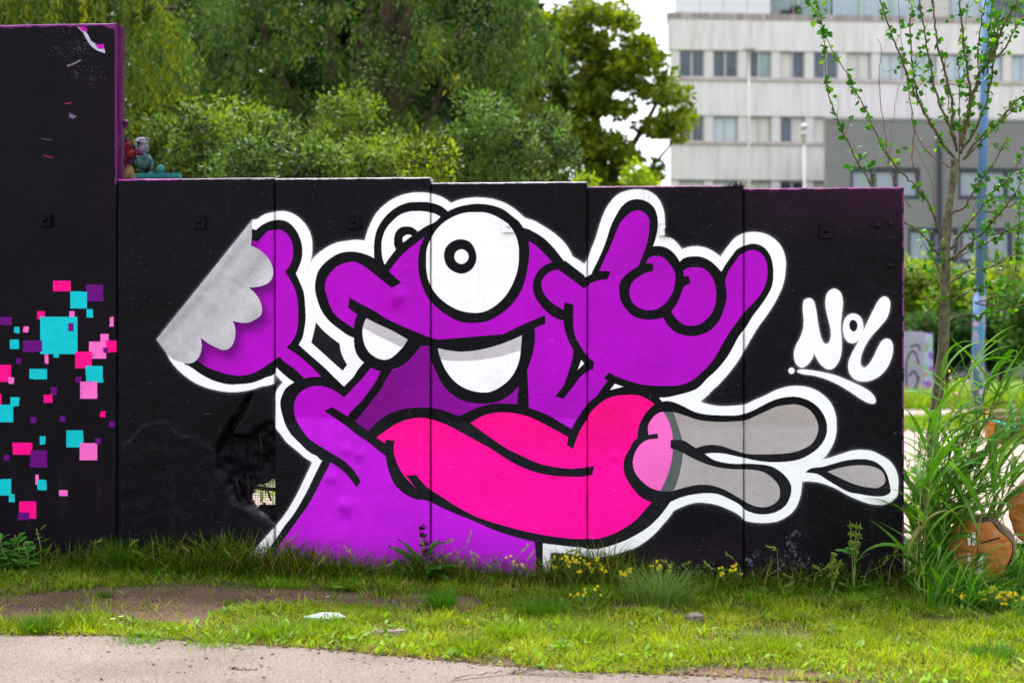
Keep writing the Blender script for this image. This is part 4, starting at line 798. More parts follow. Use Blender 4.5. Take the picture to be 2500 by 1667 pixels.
# dry leaves and scraps on the path edge
n = 160; az = RS.uniform(0, 6.28, n); x = RS.uniform(-3.4, 3, n); y = edge_y(x)+RS.normal(.03, .05, n); D = np.stack([np.cos(az[:n]), np.sin(az[:n]), np.zeros(n)+.1], -1)
quads_leaf(np.stack([x, y, zg(x, y)+relief_g(x, y)+.02], -1), D, RS.normal(0, .2, (n, 3))+[0, 0, 1], RS.uniform(.01, .045, n), RS.uniform(.008, .02, n), np.array([.22, .12, .07])*RS.uniform(.4, 1.3, (n, 1)), 'dry_leaves', None)
tag(bpy.data.objects['dry_leaves'], 'dry brown leaf scraps lying along the path edge', 'litter', kind='stuff')
n = 170; x = RS.uniform(-3.3, 1.2, n); y = RS.uniform(-2.4, -.6, n); ok = soilness(x, y); x, y = x[ok], y[ok]; n = len(x); a_ = RS.uniform(0, 6.28, n)
quads_leaf(np.stack([x, y, zg(x, y)+relief_g(x, y)-.004], -1), np.stack([np.cos(a_), np.sin(a_), np.zeros(n)+.1], -1), RS.normal(0, .2, (n, 3))+[0, 0, 1], RS.uniform(.008, .03, n), RS.uniform(.004, .01, n), np.array([.26, .19, .13])*RS.uniform(.3, 1.3, (n, 1)), 'twig_scraps', None)
tag(bpy.data.objects['twig_scraps'], 'pale bits of straw and twig lying on the bare earth', 'litter', kind='stuff')

# mugwort at the far left: lobed leaves on stems
def lobed(name, col):
    V = [(0, 0, 0)]; F = []; C = []
    def dia(bx, by, ang, L, Wd):
        i = len(V); c, s = math.cos(ang), math.sin(ang)
        for u, v in ((0, 0), (.5*L, Wd/2), (L, 0), (.5*L, -Wd/2)): V.append((bx+u*c-v*s, by+u*s+v*c, -.25*(bx+u)**2))
        F.append((i, i+1, i+2, i+3))
    dia(0, 0, 0, 1, .2)
    for t, a, l in ((.2, .9, .42), (.42, .75, .46), (.62, .6, .36)):
        dia(t, 0, a, l, .17); dia(t, 0, -a, l, .17)
    return mesh_np(name, V, np.array(F), LEAF, col=np.tile(np.array(col), (len(V), 1)))
MUG = [lobed('leaf', (.075, .20, .03)), lobed('leaf', (.10, .25, .045))]
def mugwort(px, top, lab, n=22):
    x, z = wallxz(px, top); y = random.uniform(-.28, -.12); z0 = float(zg(x, y)); H_ = z-z0; r = empty('mugwort', (x, y, z0), lab, 'plant', 'leafy weeds at the foot of the tall wall')
    b = MB(); b.tube(bend([(0, 0, 0), (.01, -.01, H_*.5), (random.uniform(-.03, .03), -.02, H_)], 3), .003, 5); b.obj('stem', M_STEM, r)
    for k in range(n):
        t = (k+.5)/n; place_leaf(random.choice(MUG), r, (0, -.01, H_*(.15+.85*t)), k*2.4+random.random(), random.uniform(-.1, .8)+t*.3, (.115-.055*t)*random.uniform(.8, 1.2), random.uniform(-.3, .3))
for a, b, l in [(6, 1285, 'weed with lobed leaves at the picture edge below the pixel squares'), (42, 1300, 'slim lobed weed second from the picture edge, yellow tipped'), (78, 1294, 'tallest lobed weed below the pink and purple squares'), (108, 1310, 'leaning lobed weed just right of the tallest one'), (28, 1335, 'short broad lobed weed low between the first two'), (126, 1280, 'thin spindly lobed weed reaching highest with few leaves'), (60, 1330, 'dense short lobed weed in front of the taller ones')]:
    mugwort(a, b, l, 9 if 'spindly' in l else 22)

# yellow flowering plants
M_YEL = mat('yellow_petal', (.62, .50, .006), .6, .2)
def yellow(px, py, spread, n, lab, ht=.16, y_=None):
    q = GP(px, py+35); x, y = q[0], min(q[1], -.07) if y_ is None else y_; z = float(zg(x, y)); r = empty('yellow_flower_plant', (x, y, z), lab, 'flower', 'yellow flowers at the wall foot')
    b = MB(); f = MB(); SP = [[], [], [], [], [], []]
    for k in range(n):
        tx, ty = random.gauss(0, spread), random.gauss(0, .05); hh = ht*random.uniform(.6, 1.1); pts = bend([(tx*.3, ty*.3, 0), (tx*.8, ty*.8, hh*.6), (tx, ty, hh)], 3); b.tube(pts, .0014, 3, False)
        for j in range(random.choice([1, 2, 3, 4])):
            c = pts[-1]+RS.normal(0, .008, 3)
            for u in range(5): 
                a = u*1.2566; p = [c, c+[.007*math.cos(a-.5), .002, .007*math.sin(a-.5)], c+[.011*math.cos(a), -.002, .011*math.sin(a)], c+[.007*math.cos(a+.5), .002, .007*math.sin(a+.5)]]; f.add(p, [(0, 1, 2, 3)])
        for j in range(16):
            t = random.uniform(.1, .95); p = pts[int(t*(len(pts)-1))]; SP[0].append(p); SP[1].append(RS.normal(0, 1, 3)+[0, 0, .5]); SP[2].append(RS.normal(0, 1, 3)); SP[3].append(random.uniform(.015, .03)); SP[4].append(.009); SP[5].append(np.array([.05, .13, .025])*random.uniform(.6, 1.5))
    b.obj('stem', M_STEM, r)['kind'] = 'stuff'; f.obj('flowers', M_YEL, r)['kind'] = 'stuff'
    quads_leaf(*[np.array(s) for s in SP[:3]], SP[3], SP[4], np.array(SP[5]), 'foliage', r)
yellow(1390, 1400, .07, 15, 'densest cluster of yellow flowers, right of the white painted post', .18); yellow(1455, 1402, .035, 7, 'small yellow cluster next to the densest one, on its right', .17)
yellow(1540, 1410, .05, 5, 'row of four yellow flower heads right of the pale dock leaves', .14); yellow(1612, 1405, .03, 6, 'yellow flowers in the tall fine tussock', .18)
yellow(1790, 1405, .045, 8, 'yellow flowers near the joint of the last two panels', .15); yellow(672, 1372, .025, 4, 'small yellow flowers at the foot of the slanting white line', .14)
yellow(1270, 1385, .04, 4, 'scattered yellow flowers left of the white painted post', .18); yellow(2450, 1470, .12, 30, 'spread of yellow flowers below the orange cut log', .12, -.62)
yellow(1430, 1445, .06, 6, 'low yellow flowers nearer the path than the densest cluster', .10)
# painted-over ivy at the foot of the last panel
M_IVY = mat('painted_ivy_leaf', (.008, .008, .010), .5, .3, vcol=[(.012, .012, .016), (.07, .08, .11)], vscale=13)  # pale blue end of the ramp stands for painted highlights
x0, z0 = wallxz(1930, 1410); iv = empty('painted_ivy', (x0, -.03, float(zg(x0, 0))), 'dead ivy sprayed black with pale blue painted highlights at the last panel foot', 'plant'); b = MB()
for a, bb, r_ in [(1880, 1370, .05), (1905, 1378, .04), (1925, 1360, .05), (1945, 1372, .04), (1965, 1378, .03), (1850, 1350, .03), (1925, 1320, .04), (1945, 1300, .025), (1935, 1340, .03), (1830, 1368, .02)]:
    xx, zz = wallxz(a, bb)
    for k in range(9):
        c = np.array([xx-x0+random.gauss(0, r_*.6), random.uniform(-.02, .015), zz-iv.location.z+random.gauss(0, r_*.6)]); s = random.uniform(.008, .017); t = random.uniform(-1, 1)
        b.add([c+s*np.array([math.cos(a_+t), random.uniform(-.3, .3), math.sin(a_+t)])*(1 if j % 2 else .6) for j, a_ in enumerate(np.linspace(0, 5.2, 6))], [(0, 1, 2, 3, 4, 5)])
b.obj('leaves', M_IVY, iv); b = MB(); b.tube(bend([(0, 0, 0), (-.03, -.01, .12), (.02, 0, .25), (.05, 0, .33)], 4), .004, 5); b.tube(bend([(0, 0, .02), (.1, 0, .1), (-.08, 0, .14), (-.15, 0, .1)], 4), .003, 5); b.obj('stem', M_BLACKP, iv)

# stones and scraps in the lawn
def stone(name, px, py, h, m, lab, cat='stone', rz=0, bev=.006):
    q = GP(px, py); b = MB(); b.box((0, 0, 0), h, bev=bev); me = b.mesh(name, m)
    for v in me.vertices: v.co += Vector(RS.normal(0, min(h)*.09, 3))
    o = link(name, me, None, (q[0], q[1], q[2]+h[2]*.8), (0.06, -.05, rz)); return tag(o, lab, cat)
M_TILE = mat('pale_glaze', (.26, .38, .40), .5, .2, vcol=[(.38, .45, .46), (.22, .38, .41)], vscale=9); M_STONE = mat('stone', (.09, .07, .06), .85, .1, vcol=[(.19, .155, .13)], vscale=25, bump=.002, bscale=60)
M_BRICK = mat('brick', (.3, .13, .07), .85, .2, vcol=[(.36, .2, .14)], vscale=20, bump=.002)
tl = empty('broken_tile', (0, 0, 0), 'pale blue glazed tile fragment on a brown base in the lawn', 'tile'); q = GP(795, 1517); tl.location = (q[0], q[1], q[2]+.02); tl.rotation_euler = (.10, .03, .1); tl.scale = (.85, .85, .85)
b = MB(); b.add([(-.14, -.02, 0), (-.03, .09, 0), (.07, .09, 0), (.13, -.0, 0), (.02, -.05, 0), (-.14, -.02, .012), (-.03, .09, .012), (.07, .09, .012), (.13, -.0, .012), (.02, -.05, .012)], [(5, 9, 8, 7, 6), (0, 1, 2, 3, 4), (0, 4, 9, 5), (4, 3, 8, 9), (3, 2, 7, 8), (2, 1, 6, 7), (1, 0, 5, 6)]); b.obj('glazed_face', M_TILE, tl)
b = MB(); b.add([(-.12, -.03, -.03), (.14, -.03, -.03), (.14, .06, -.03), (-.05, .07, -.03), (-.12, -.03, -.002), (.14, -.02, -.002), (.14, .06, -.002), (-.05, .07, -.002)], [(0, 1, 2, 3), (4, 7, 6, 5), (0, 4, 5, 1), (1, 5, 6, 2), (2, 6, 7, 3), (3, 7, 4, 0)]); b.obj('clay_back', M_BRICK, tl)
stone('brick_fragment', 945, 1553, (.10, .035, .018), M_STONE, 'long flat brick fragment with a dark stained edge in the grass', 'brick', .15)
stone('stone', 1695, 1520, (.045, .035, .026), M_STONE, 'grey angular stone in the middle of the lawn', 'stone', .4)
stone('wood_chip', 868, 1418, (.045, .008, .022), mat('fresh_wood', (.36, .25, .14), .8, .1, vcol=[(.45, .33, .2)], vscale=20), 'pale split wood chip leaning in the grass at the wall', 'wood chip', -.6).rotation_euler = (.7, -.5, .2)
stone('pebble', 800, 1457, (.014, .008, .004), M_TILE, 'tiny white flake on the dark earth strip', 'flake')
stone('bottle_cap', 961, 1470, (.013, .01, .004), mat('blue_plastic', (.05, .12, .4), .4), 'flat blue scrap on the earth strip', 'scrap')
for a, b_, l in [(275, 1525, 'left daisy of the pair at the edge of the bare earth'), (296, 1519, 'right daisy of the pair at the edge of the bare earth'), (1785, 1598, 'lone white daisy in the lawn at the right')]:
    q = GP(a, b_); z = q[2]+.03; b = MB(); b.tube([(0, 0, -.03), (0, 0, 0)], .001, 3)
    r = empty('daisy', (q[0], q[1], z), l, 'flower'); b.obj('stem', M_STEM, r); b = MB()
    for u in range(11):
        t = u*.571; b.add([(0, 0, .002), (.009*math.cos(t-.25), .009*math.sin(t-.25), .005), (.012*math.cos(t), .012*math.sin(t), .004), (.009*math.cos(t+.25), .009*math.sin(t+.25), .005)], [(0, 1, 2, 3)])
    b.obj('petals', mat('white_petal', (.8, .8, .8), .6), r); b = MB(); b.ball((0, 0, .004), .004, 6, 4, (1, 1, .6)); b.obj('centre', M_YEL, r)

# ------------------------------------------------------------------ young tree at the wall end
def bark(name, base, v, sc=20): return mat(name, base, .85, .15, vcol=v, vscale=sc, bump=.004, bscale=45)
M_SBARK = bark('sapling_bark', (.055, .05, .032), [(.11, .10, .065), (.13, .13, .05)], 24); M_TWIG = bark('twig_bark', (.055, .035, .022), [(.12, .085, .045)], 25); M_RED = bark('red_shoot_bark', (.09, .03, .025), [(.2, .10, .08)], 25)
SD = 9.75
def R4(u, v): return 1800+u/3.357, v/3.357
def R5(u, v): return 1900+u/3.92, 400+v/3.92
def R6(u, v): return 1900+u/3.92, 800+v/3.92
sb = at_depth(2272, SD); sap = empty('young_tree', sb, 'young tree with grey green trunk and sparse bright leaves beside the wall', 'tree')
def loc(p, d): q = P(p[0], p[1], d); return q-np.array(sb)
tr = [(2272, 1390), (2275, 1200), R6(1480, 1050), R6(1530, 600), R6(1580, 200), R5(1590, 1420), R5(1600, 1050), R5(1610, 780), R5(1625, 480), R5(1660, 250), R5(1690, 0), R4(1790, 1300)]
pts = bend([loc(p, SD) for p in tr], 4); b = MB(); rad = np.interp(np.linspace(0, 1, len(pts)), [0, .35, .6, .85, .95, 1], [.052, .042, .034, .028, .034, .026])*.86*(1+.08*RS.normal(size=len(pts)))
b.tube(pts, rad, 12)
for a, c in [(1640, 480), (1580, 770), (1570, 1480), (1650, 340)]: b.ball(loc(R5(a, c), SD-.01), .026, 7, 5, (.8, .8, 1.8), .25)
b.obj('trunk', M_SBARK, sap, True)
BR = [
 (4, [(1790, 1310), (1690, 1190), (1600, 1040), (1500, 860), (1420, 690), (1360, 520), (1290, 350), (1220, 160), (1170, 0), (1130, -120)], 14, 6, 0, .8, 1),
 (4, [(1800, 1240), (1760, 1060), (1770, 880), (1730, 700), (1660, 420), (1620, 220), (1600, 0), (1590, -150)], 15, 8, .1, .7, 1),
 (4, [(1790, 1150), (1700, 960), (1630, 760), (1580, 520), (1540, 280), (1490, 0), (1460, -120)], 12, 6, -.1, .7, 1),
 (4, [(1830, 1150), (1890, 1000), (1912, 800), (1880, 560), (1850, 330), (1820, 0), (1810, -130)], 14, 8, .15, .7, 1),
 (4, [(1830, 1200), (1860, 1030), (1930, 800), (1990, 600), (2060, 500), (2130, 350), (2200, 180), (2300, 0), (2350, -110)], 20, 9, -.12, .9, 1),
 (4, [(2060, 510), (2180, 420), (2260, 270), (2340, 140), (2450, -60)], 10, 6, -.1, .8, 1),
 (4, [(1830, 1260), (1950, 1060), (2040, 830), (2080, 650), (2120, 420), (2190, 200), (2290, 30), (2330, -60)], 12, 6, .12, .8, 1),
 (4, [(1850, 1310), (2000, 1110), (2130, 1010), (2250, 870), (2350, 780), (2500, 690)], 11, 6, -.2, .9, 1),
 (4, [(1870, 1300), (2080, 1080), (2230, 930), (2400, 800)], 9, 5, .1, .8, 1),
 (4, [(1985, 620), (1975, 400), (2010, 150), (2030, 0), (2040, -100)], 7, 4, 0, .9, 1),
 (4, [(1500, 860), (1450, 650), (1430, 450), (1420, 200), (1430, 0), (1430, -100)], 8, 5, .1, .7, 1),
 (4, [(2050, 600), (2090, 300), (2160, 100), (2210, -100)], 8, 5, .2, 1.3, 1),
 (4, [(1820, 1400), (1822, 1000), (1818, 700), (1840, 400), (1900, 0)], 5, 3, .25, .6, 1),
 (4, [(2020, 620), (2060, 300), (2080, 100), (2110, -50)], 6, 4, .3, 1.2, 1),
 (4, [(1110, 1530), (1010, 1370), (920, 1200), (830, 1000), (770, 850), (730, 680), (715, 450), (700, 230), (640, 120), (580, 0), (550, -90)], 7, 3, .35, .75, 1),
 (5, [(1570, 910), (1500, 830), (1380, 680), (1220, 560), (1100, 450), (900, 215), (850, 130)], 10, 7, .33, .6, 1),
 (5, [(1580, 770), (1530, 620), (1480, 460), (1420, 350), (1330, 240), (1230, 130), (1110, 0), (1040, -90)], 11, 7, .12, .6, 1),
 (4, [(1350, 1420), (1230, 1270), (1130, 1080), (1050, 900), (950, 720), (850, 530), (760, 380), (700, 250), (670, 0)], 7, 3, .12, .7, 1),
 (5, [(1640, 475), (1790, 410), (1850, 300), (1950, 150), (2060, 0), (2130, -140), (2200, -260)], 10, 5, -.15, .8, 1),
 (5, [(1650, 820), (1780, 620), (1900, 480), (2000, 330), (2130, 200), (2240, 90), (2330, -60)], 12, 5, .1, .8, 1),
 (5, [(1660, 920), (1800, 790), (1930, 680), (2080, 520), (2190, 380), (2250, 310), (2310, 200), (2320, 60)], 14, 5, -.2, .9, 1),
 (5, [(1690, 900), (1900, 800), (2100, 700), (2352, 600), (2500, 560)], 6, 4, 0, .7, 1),
 (5, [(1640, 1150), (1760, 1050), (1880, 1020), (2040, 990), (2200, 900), (2352, 840), (2500, 800)], 9, 5, .1, 1.0, 1),
 (5, [(1640, 1330), (1750, 1260), (1880, 1200), (2000, 1170), (2150, 1100)], 8, 4, -.1, 1.1, 1),
 (5, [(1670, 1480), (1800, 1440), (1900, 1470), (2000, 1420), (2200, 1400), (2352, 1340), (2480, 1300)], 8, 5, .1, 1.1, 1),
 (5, [(1560, 1460), (1530, 1420), (1580, 1300), (1680, 1230), (1800, 1130)], 8, 3, -.15, .8, 1),
 (5, [(1890, 1340), (2050, 1350), (2180, 1180), (2260, 1020), (2300, 700), (2320, 300)], 6, 4, .15, 1.0, 1),
 (5, [(2000, 690), (2190, 640), (2352, 600), (2450, 590)], 8, 5, -.2, 1.0, 1),
 (5, [(1980, 470), (2150, 430), (2352, 360), (2450, 330)], 6, 4, .1, 1.1, 1),
 (5, [(1880, 1330), (2000, 1300), (2100, 1270), (2352, 1290)], 6, 4, -.25, 1.1, 1),
 (5, [(1540, 1190), (1500, 1090), (1400, 1020), (1240, 980)], 5, 3, .1, .4, 1),
 (5, [(1560, 1080), (1480, 880), (1430, 830), (1360, 690)], 5, 3, 0, .7, 1),
 (5, [(1470, 1140), (1330, 1040), (1220, 920), (1150, 820)], 4, 3, .3, .0, 2),
 (5, [(1540, 1260), (1450, 1290), (1350, 1250), (1280, 1150), (1240, 970), (1215, 880)], 5, 3, .12, .0, 2),
 (5, [(1400, 1560), (1450, 1300), (1480, 1150)], 3, 3, 0, .3, 2),
 (4, [(1420, 1700), (1310, 1530), (1240, 1350), (1215, 1100), (1180, 850), (1165, 600), (1180, 400), (1145, 320)], 5, 3, .35, 0, 2),
 (4, [(1300, 1600), (1250, 1350), (1250, 1200), (1290, 900), (1330, 680)], 4, 2, .38, 0, 2),
 (4, [(1480, 1560), (1430, 1300), (1450, 1050), (1410, 800), (1370, 500), (1335, 250), (1320, 0)], 6, 3, .2, .05, 2),
 (4, [(1745, 1370), (1640, 1310), (1520, 1200), (1450, 1050), (1420, 850)], 6, 4, .05, .1, 2),
 (4, [(1620, 1800), (1600, 1530), (1520, 1320), (1430, 1150)], 4, 3, .2, 0, 2),
 (4, [(1700, 480), (1715, 700), (1750, 950), (1800, 1050)], 4, 4, .2, .3, 2),
 (4, [(1150, 1700), (1140, 1520), (1125, 1300), (1110, 1250)], 3, 2, .35, 0, 2),
 (5, [(1990, 330), (1950, 150), (1870, 480)], 5, 3, .3, 0, 2),
]
LB = [None, None]
def sapleaf(name, c1, c2):
    o = [(0, .0), (.10, .30), (.28, .44), (.5, .43), (.72, .30), (.9, .12), (1, 0)]; return leaf_mesh(name, o, .3, .35, .012, c1, c2, 5)
SL = [sapleaf('leaf', (.036, .135, .014), (.045, .165, .020)), sapleaf('leaf', (.025, .09, .011), (.036, .12, .016)), sapleaf('leaf', (.085, .21, .012), (.15, .27, .015)), sapleaf('leaf', (.045, .13, .025), (.065, .17, .03))]
jobs = []
for scn, pl, w0, w1, dd, dens, mk in BR:
    f = R4 if scn == 4 else R5; pp = [loc(f(*p), SD+dd*min(1, .15+i/(len(pl)-1))) for i, p in enumerate(pl)]; pts = bend(pp, 5)
    r0, r1 = w0/3472*SD*.5/3.357*3.3*.36, w1/3472*SD*.5/3.357*3.3*.36
    r0, r1 = w0*.00080, w1*.0006
    pts[1:-1] += RS.normal(0, .0035, (len(pts)-2, 3)); b = MB(); b.tube(pts, np.linspace(r0, r1, len(pts)), 6); b.obj('branch' if mk == 1 else 'shoot', M_TWIG if mk == 1 else M_RED, sap, True)
    seg = np.linalg.norm(np.diff(pts, axis=0), axis=1); Ltot = seg.sum(); cs = np.concatenate([[0], np.cumsum(seg)]); s = .12
    while s < Ltot:
        i = min(np.searchsorted(cs, s)-1, len(pts)-2); p = pts[i]+(pts[i+1]-pts[i])*((s-cs[i])/seg[i]); tdir = (pts[i+1]-pts[i])/seg[i]
        for _ in range(random.choice([1, 2, 2, 3]) if random.random() < dens*.9+.02 and dens > 0 else 0): jobs.append((p, tdir))
        s += random.uniform(.020, .042)
    if mk == 1 and dens > .5:           # short side twigs
        for _ in range(int(Ltot*8)):
            i = random.randrange(3, len(pts)-1); d = pts[i]-pts[i-1]; d /= np.linalg.norm(d)+1e-9; a = d*.5+RS.normal(0, .55, 3)+[0, 0, .25]; a /= np.linalg.norm(a); Lw = random.uniform(.06, .17); e = pts[i]+a*Lw
            b = MB(); b.tube([pts[i], pts[i]+a*Lw*.5+RS.normal(0, .006, 3), e], [.0022, .0016, .001], 4, False); LB[0] = LB[0] or MB(); LB[0].v += [v for v in b.v]; LB[0].f += [tuple(q+LB[0].n for q in ff) for ff in b.f]; LB[0].n += b.n
            for _ in range(random.choice([2, 3, 3, 4])): jobs.append((pts[i]+a*Lw*random.uniform(.4, 1), a))
LB[0].obj('twigs', M_TWIG, sap)['kind'] = 'stuff'
random.shuffle(jobs); rest = [[], [], [], [], []]; npart = 0
for p, tdir in jobs:
    a = RS.normal(0, .75, 3)+tdir*.25+[0, 0, -.12]; a[1] *= .8; a /= np.linalg.norm(a); az = math.atan2(a[1], a[0]); pit = math.asin(a[2]); L = random.uniform(.028, .052)
    wp = p+np.array(sb); u = (wp-CAM); d = u@FW; ix = 1250+FP*(u@RT)/d; iy = 833.5-FP*(wp[2]-EYE)/d; vis = -5 < ix < 2505 and -5 < iy < 1300 and not (ix < 2205 and iy > 455)
    if vis and npart < 290:
        place_leaf(SL[random.choices([0, 1, 2, 3], [5, 3, 1.4, 2])[0]], sap, p+a*.006, az, pit+.2, L, random.uniform(-1.3, 1.3)); npart += 1
    elif True:
        nrm = np.array([0, 0, 1.])+RS.normal(0, .6, 3)
        rest[0].append(p+a*.006); rest[1].append(a); rest[2].append(nrm); rest[3].append(L); rest[4].append([(.038, .14, .016), (.027, .10, .012), (.11, .26, .015), (.06, .17, .03)][random.choices([0, 1, 2, 3], [5, 3, 1.4, 2])[0]])
if rest[0]:
    # the remaining leaves as six-sided blades in one mesh
    A, Dv, Nn = np.array(rest[0]), np.array(rest[1]), np.array(rest[2]); Ln = np.array(rest[3])[:, None]; S = np.cross(Dv, Nn); S /= np.linalg.norm(S, axis=1, keepdims=True)+1e-9; U = np.cross(S, Dv)
    V = np.stack([A, A+Dv*Ln*.25+S*Ln*.40+U*Ln*.1, A+Dv*Ln*.65+S*Ln*.36+U*Ln*.06, A+Dv*Ln, A+Dv*Ln*.65-S*Ln*.36+U*Ln*.06, A+Dv*Ln*.25-S*Ln*.40+U*Ln*.1, A+Dv*Ln*.5], 1).reshape(-1, 3)
    bI = np.arange(len(A))[:, None]*7; Fq = np.concatenate([bI+np.array([0, 1, 2, 6]), bI+np.array([6, 2, 3, 3+0])[:3+1]][:1]); F3 = np.concatenate([bI+np.array(t) for t in ((2, 3, 6), (3, 4, 6))]); Fq2 = bI+np.array([0, 6, 4, 5])
    o = link('leaves', mesh_np('leaves', V, [np.concatenate([Fq, Fq2]), F3], LEAF, col=np.repeat(np.array(rest[4])*RS.uniform(.7, 1.25, (len(A), 1)), 7, 0), smooth=True), sap); o['kind'] = 'stuff'

# ------------------------------------------------------------------ reeds
def bake_leaves(jobs, parent, name='leaves'):
    VV = []; FF = []; CC = []; n = 0
    from mathutils import Euler
    for me, lc, az, pt, sz, rl in jobs:
        k = len(me.vertices); co = np.empty(k*3, np.float32); me.vertices.foreach_get('co', co); co = co.reshape(-1, 3); c = np.empty(k*4, np.float32); me.color_attributes['Col'].data.foreach_get('color', c)
        M = np.array(Euler((rl, -pt, az)).to_matrix()); VV.append(co @ M.T*sz+np.array(lc)); CC.append(c.reshape(-1, 4)[:, :3]*random.uniform(.6, 1.2)); q = np.empty(len(me.polygons)*4, np.int32); me.polygons.foreach_get('vertices', q); FF.append(q.reshape(-1, 4)+n); n += k
    o = link(name, mesh_np(name, np.concatenate(VV), np.concatenate(FF), LEAF, col=np.concatenate(CC), smooth=True), parent); o['kind'] = 'stuff'; return o
REED = []
for k in range(9):
    n = 9; L = 1; curl = [.3, .6, .9, 1.3, 1.7, .8, 1.1, 2.0, .45][k]; V = []; C = []; col = np.array([(.075, .20, .02), (.11, .26, .03), (.05, .14, .016), (.085, .22, .03), (.06, .17, .02), (.14, .30, .03), (.07, .19, .022), (.15, .15, .04), (.13, .27, .03)][k]); a = 1.15; x_ = z_ = 0
    for i in range(n+1):
        t = i/n; hw = .036*math.sin(math.pi*min(1, .13+t*.87))**.7*(1 if t < .6 else 1-(t-.6)/.4*.8); V += [(x_, -hw, z_+hw*.45), (x_, 0, z_), (x_, hw, z_+hw*.45)]; C += [col*(.85+.3*t)]*3
        x_ += math.cos(a)/n; z_ += math.sin(a)/n; a -= curl/n*(1+t)
    F = [];
    for i in range(n): q = i*3; F += [(q, q+1, q+4, q+3), (q+1, q+2, q+5, q+4)]
    REED.append(mesh_np('leaf', V, np.array(F), LEAF, col=np.array(C), smooth=True))
rb = GP(2300, 1440); rc = empty('reed_clump', (rb[0], rb[1], float(zg(rb[0], rb[1]))), 'big clump of arching green reeds leaning right at the wall corner', 'reeds')
R0 = np.array(rc.location); nl = 0; st_ = MB(); more = []
specs = [(2430, 1120, .3), (2470, 1120, .4), (2300, 1210, 0), (2345, 1140, .1), (2400, 1040, .5), (2500, 980, .6), (2275, 1120, .1), (2250, 1290, -.2), (2235, 1230, -.3), (2250, 1150, 0), (2262, 1020, .1), (2290, 1010, .3), (2300, 930, .5), (2330, 1080, .2), (2345, 990, .4), (2360, 920, .7), (2380, 880, .9), (2400, 980, .6), (2420, 930, .8), (2440, 1060, .5), (2465, 1000, .9), (2490, 1060, .7), (2390, 1100, .4), (2310, 1150, .1), (2270, 1180, -.1), (2240, 1330, -.2), (2290, 1290, .1), (2480, 1180, .7), (2260, 1380, -.1), (2220, 1180, -.35), (2450, 950, .8), (2280, 1080, .2), (2320, 1040, .4)]
for px_, top, ln in specs:
    top += 45 if ln < .45 else 0; ln *= 1.25
    d = random.uniform(8.75, 9.35); q = P(px_, top, d); bx = q[0]-ln*.32-.02; bx = max(bx, 2.5); base = np.array([bx, q[1]+random.uniform(-.05, .05), float(zg(bx, q[1]))]); tipp = q; m_ = (base*.45+tipp*.55)+np.array([-.06*ln, 0, .06]); pts = bend([base-R0, m_-R0, tipp-R0], 6); st_.tube(pts, np.linspace(.0045, .002, len(pts)), 5, False)
    k = 11
    for j in range(k):
        t = .22+.78*j/(k-1); i = min(int(t*(len(pts)-1)), len(pts)-1); az = random.choices([random.gauss(.15, .5), random.gauss(2.9, .6), random.uniform(0, 6.28)], [6, 2.2, 2])[0]
        sc_ = random.uniform(.34, .60)*(1.0 if j < k-1 else .8); a_ = (random.choice(REED), tuple(pts[i]), az, random.uniform(-.35, .25) if j < k-1 else .25, sc_, random.uniform(-.5, .5))
        if nl < 285 and (j % 2 == 1 or random.random() < .2): place_leaf(a_[0], rc, *a_[1:]); nl += 1
        else: more.append(a_)
st_.obj('stems', M_STEM, rc)['kind'] = 'stuff'
bake_leaves(more, rc)
# drooping reed in front at the lower right
rf = GP(2300, 1445); rr = empty('bent_reed', (rf[0], rf[1]+.08, float(zg(rf[0], rf[1]))), 'bent over reed with broad leaves hanging onto the lawn', 'reeds')
b = MB(); O = np.array(rr.location); hub = P(2305, 1450, 8.45)-O; b.tube(bend([(.05, .05, 0), (.02, .0, .3), (P(2240, 1425, 8.6)-O), hub], 5), .004, 5); b.obj('stem', M_STEM, rr)
for tx, ty, w_ in [(2310, 1530, 1.3), (2375, 1540, 1.0), (2440, 1490, 1.1), (2500, 1490, 1.2), (2270, 1380, 1), (2395, 1500, .8), (2330, 1550, 1.2), (2290, 1520, .8), (2480, 1550, .8)]:
    e = P(tx, ty, 8.25)-O; v = e-hub; L = np.linalg.norm(v); place_leaf(REED[random.choice([0, 0, 8])], rr, hub, math.atan2(v[1], v[0]), math.asin(v[2]/L)-1.0, L*1.05, 0).scale = (L*1.05, L*1.6*w_, L*1.05)
# rank undergrowth beneath the reeds
Xs = 3600; x = RS.uniform(2.48, 4.3, Xs); y = RS.uniform(-1.15, .9, Xs); y = np.where(x < 2.9, y*.5-.1, y); h = RS.uniform(.12, .40, Xs)*np.where((x > 2.8) & (y < -.1), .45, 1); c = np.array([.06, .17, .018])*RS.uniform(.4, 1.6, (Xs, 1)); c = np.where((RS.rand(Xs) < .2)[:, None], np.array([.16, .27, .04])*RS.uniform(.7, 1.2, (Xs, 1)), c)
tag(link('rank_grass', blades(x, y, zg(x, y)-.01, h, RS.uniform(.005, .013, Xs), RS.uniform(.3, 1.4, Xs), RS.normal(.2, 1.4, Xs), c, 'rank_grass', 4)), 'coarse grass under the reeds at the right of the wall', 'grass', kind='stuff')
